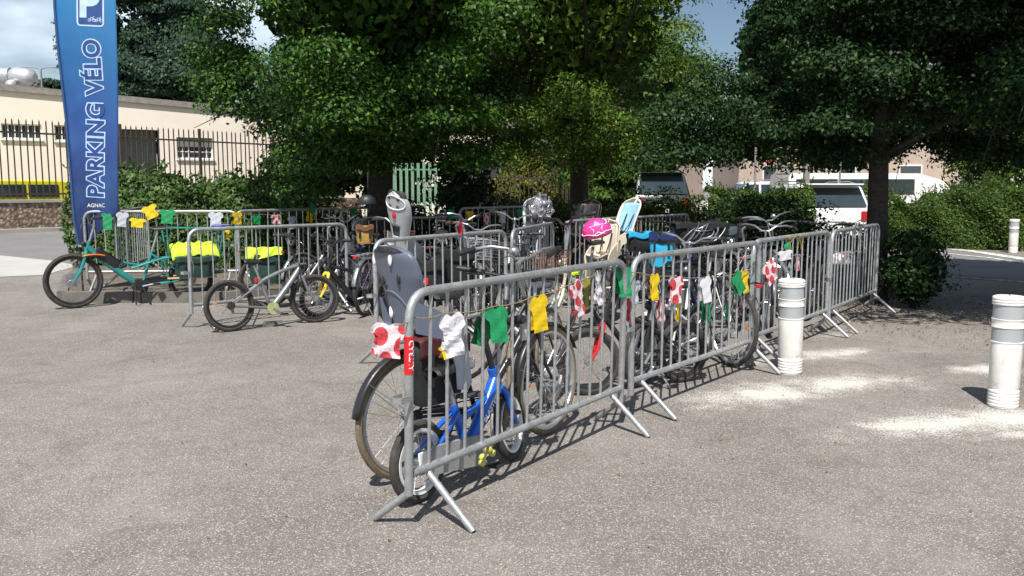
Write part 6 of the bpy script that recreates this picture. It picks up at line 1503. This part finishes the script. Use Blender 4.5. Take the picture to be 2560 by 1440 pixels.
sq_reflector(1676, 586, 9.4, .026, 'small square white-edged mirror above the second barrier')
sq_reflector(1668, 527, 11.5, .019, 'tiny square white-edged mirror near the light shrub')
# left back group
rt, D = bike('city_bicycle', 'dark bicycle draped with a yellow-green vest behind the left-hand barriers', (-3.15, 10.95), R_(18), .03, R=.345, wb=1.06, tw=.05, frame=MB_BLACK, kind='step', rim=RIMK, fender=None, sh_=.92, bh=1.02, bar='flat', rack=MB_BLACK, steer=.2)
pannier('dark green pannier under the yellow-green vest', local(rt, (.0, -.17, .34)), R_(18), (.44, .17, .36), GRN_NY)
b = MB(); b.grid(18, 10, lambda u, v: Vector(((u-.5)*.44, -.02 - .05*v + .02*math.sin(u*14+v*4), -.15*v*(.80 + .20*math.sin(u*4.0+.6)) + .006*math.sin(u*17)))); o = b.build('safety_vest', HIVIS); o.location = local(rt, (-.02, -.20, .80)); o.rotation_euler = (0, 0, R_(14)); md = o.modifiers.new('thickness', 'SOLIDIFY'); md.thickness = .002; tag(o, 'yellow-green vest hanging over a dark pannier', 'vest')
rt, D = bike('city_bicycle', 'bicycle with a wheel arching up behind the wide black saddle', (-2.35, 11.5), R_(8), .03, R=.345, wb=1.06, frame=DBLU, kind='diamond', rim=RIMS, fender=None, sh_=.92, bh=1.0, bar='flat', steer=-.2)
rt, D = bike('city_bicycle', 'bicycle with a yellow and brown bag left of the light grey seat', (-1.75, 10.2), R_(75), .03, R=.345, wb=1.06, frame=PURP, kind='step', rim=RIMS, fender=STEELM, sh_=.95, bh=1.06, bar='swept', basket=BROWN, rack=STEELM)
q = dp(912, 582, 9.7); pannier('small ochre and brown bag left of the light grey child seat', Vector((q.x, q.y, q.z-.12)), R_(10), (.20, .12, .20), mat('ochre_canvas', (.45, .26, .06), .7, 0, .2, 14), flap=BROWN, name='bag', cat='bag')
q = dp(918, 508, 9.8); helmet('black helmet perched left of the light grey child seat', q, mat('matt_black_shell', (.012, .018, .022), .5, 0, .1, 10), None, .2).scale = (.8, .8, .9)
rt, D = bike('city_bicycle', 'black bicycle parked behind the large panniers in the middle', (-.95, 11.2), R_(300), .03, R=.345, wb=1.06, frame=MB_BLACK, kind='diamond', rim=RIMS, fender=MB_BLACK, sh_=.95, bh=1.12, bar='swept', rack=STEELM, steer=.3)
rt, D = bike('mountain_bicycle', 'dark mountain bicycle in the shade behind the round black seat', (2.2, 11.0), R_(70), .03, R=.345, wb=1.08, tw=.05, frame=MB_BLACK, kind='mtb', rim=RIMK, sh_=.9, bh=1.0, bar='riser', knob=True)
rt, D = bike('city_bicycle', 'city bicycle in the shade right of the slate bag', (2.75, 9.9), R_(58), .03, R=.345, wb=1.06, frame=DGRN, kind='step', rim=RIMS, fender=STEELM, sh_=.92, bh=1.05, bar='swept', rack=STEELM)
q = dp(1612, 640, 8.7)
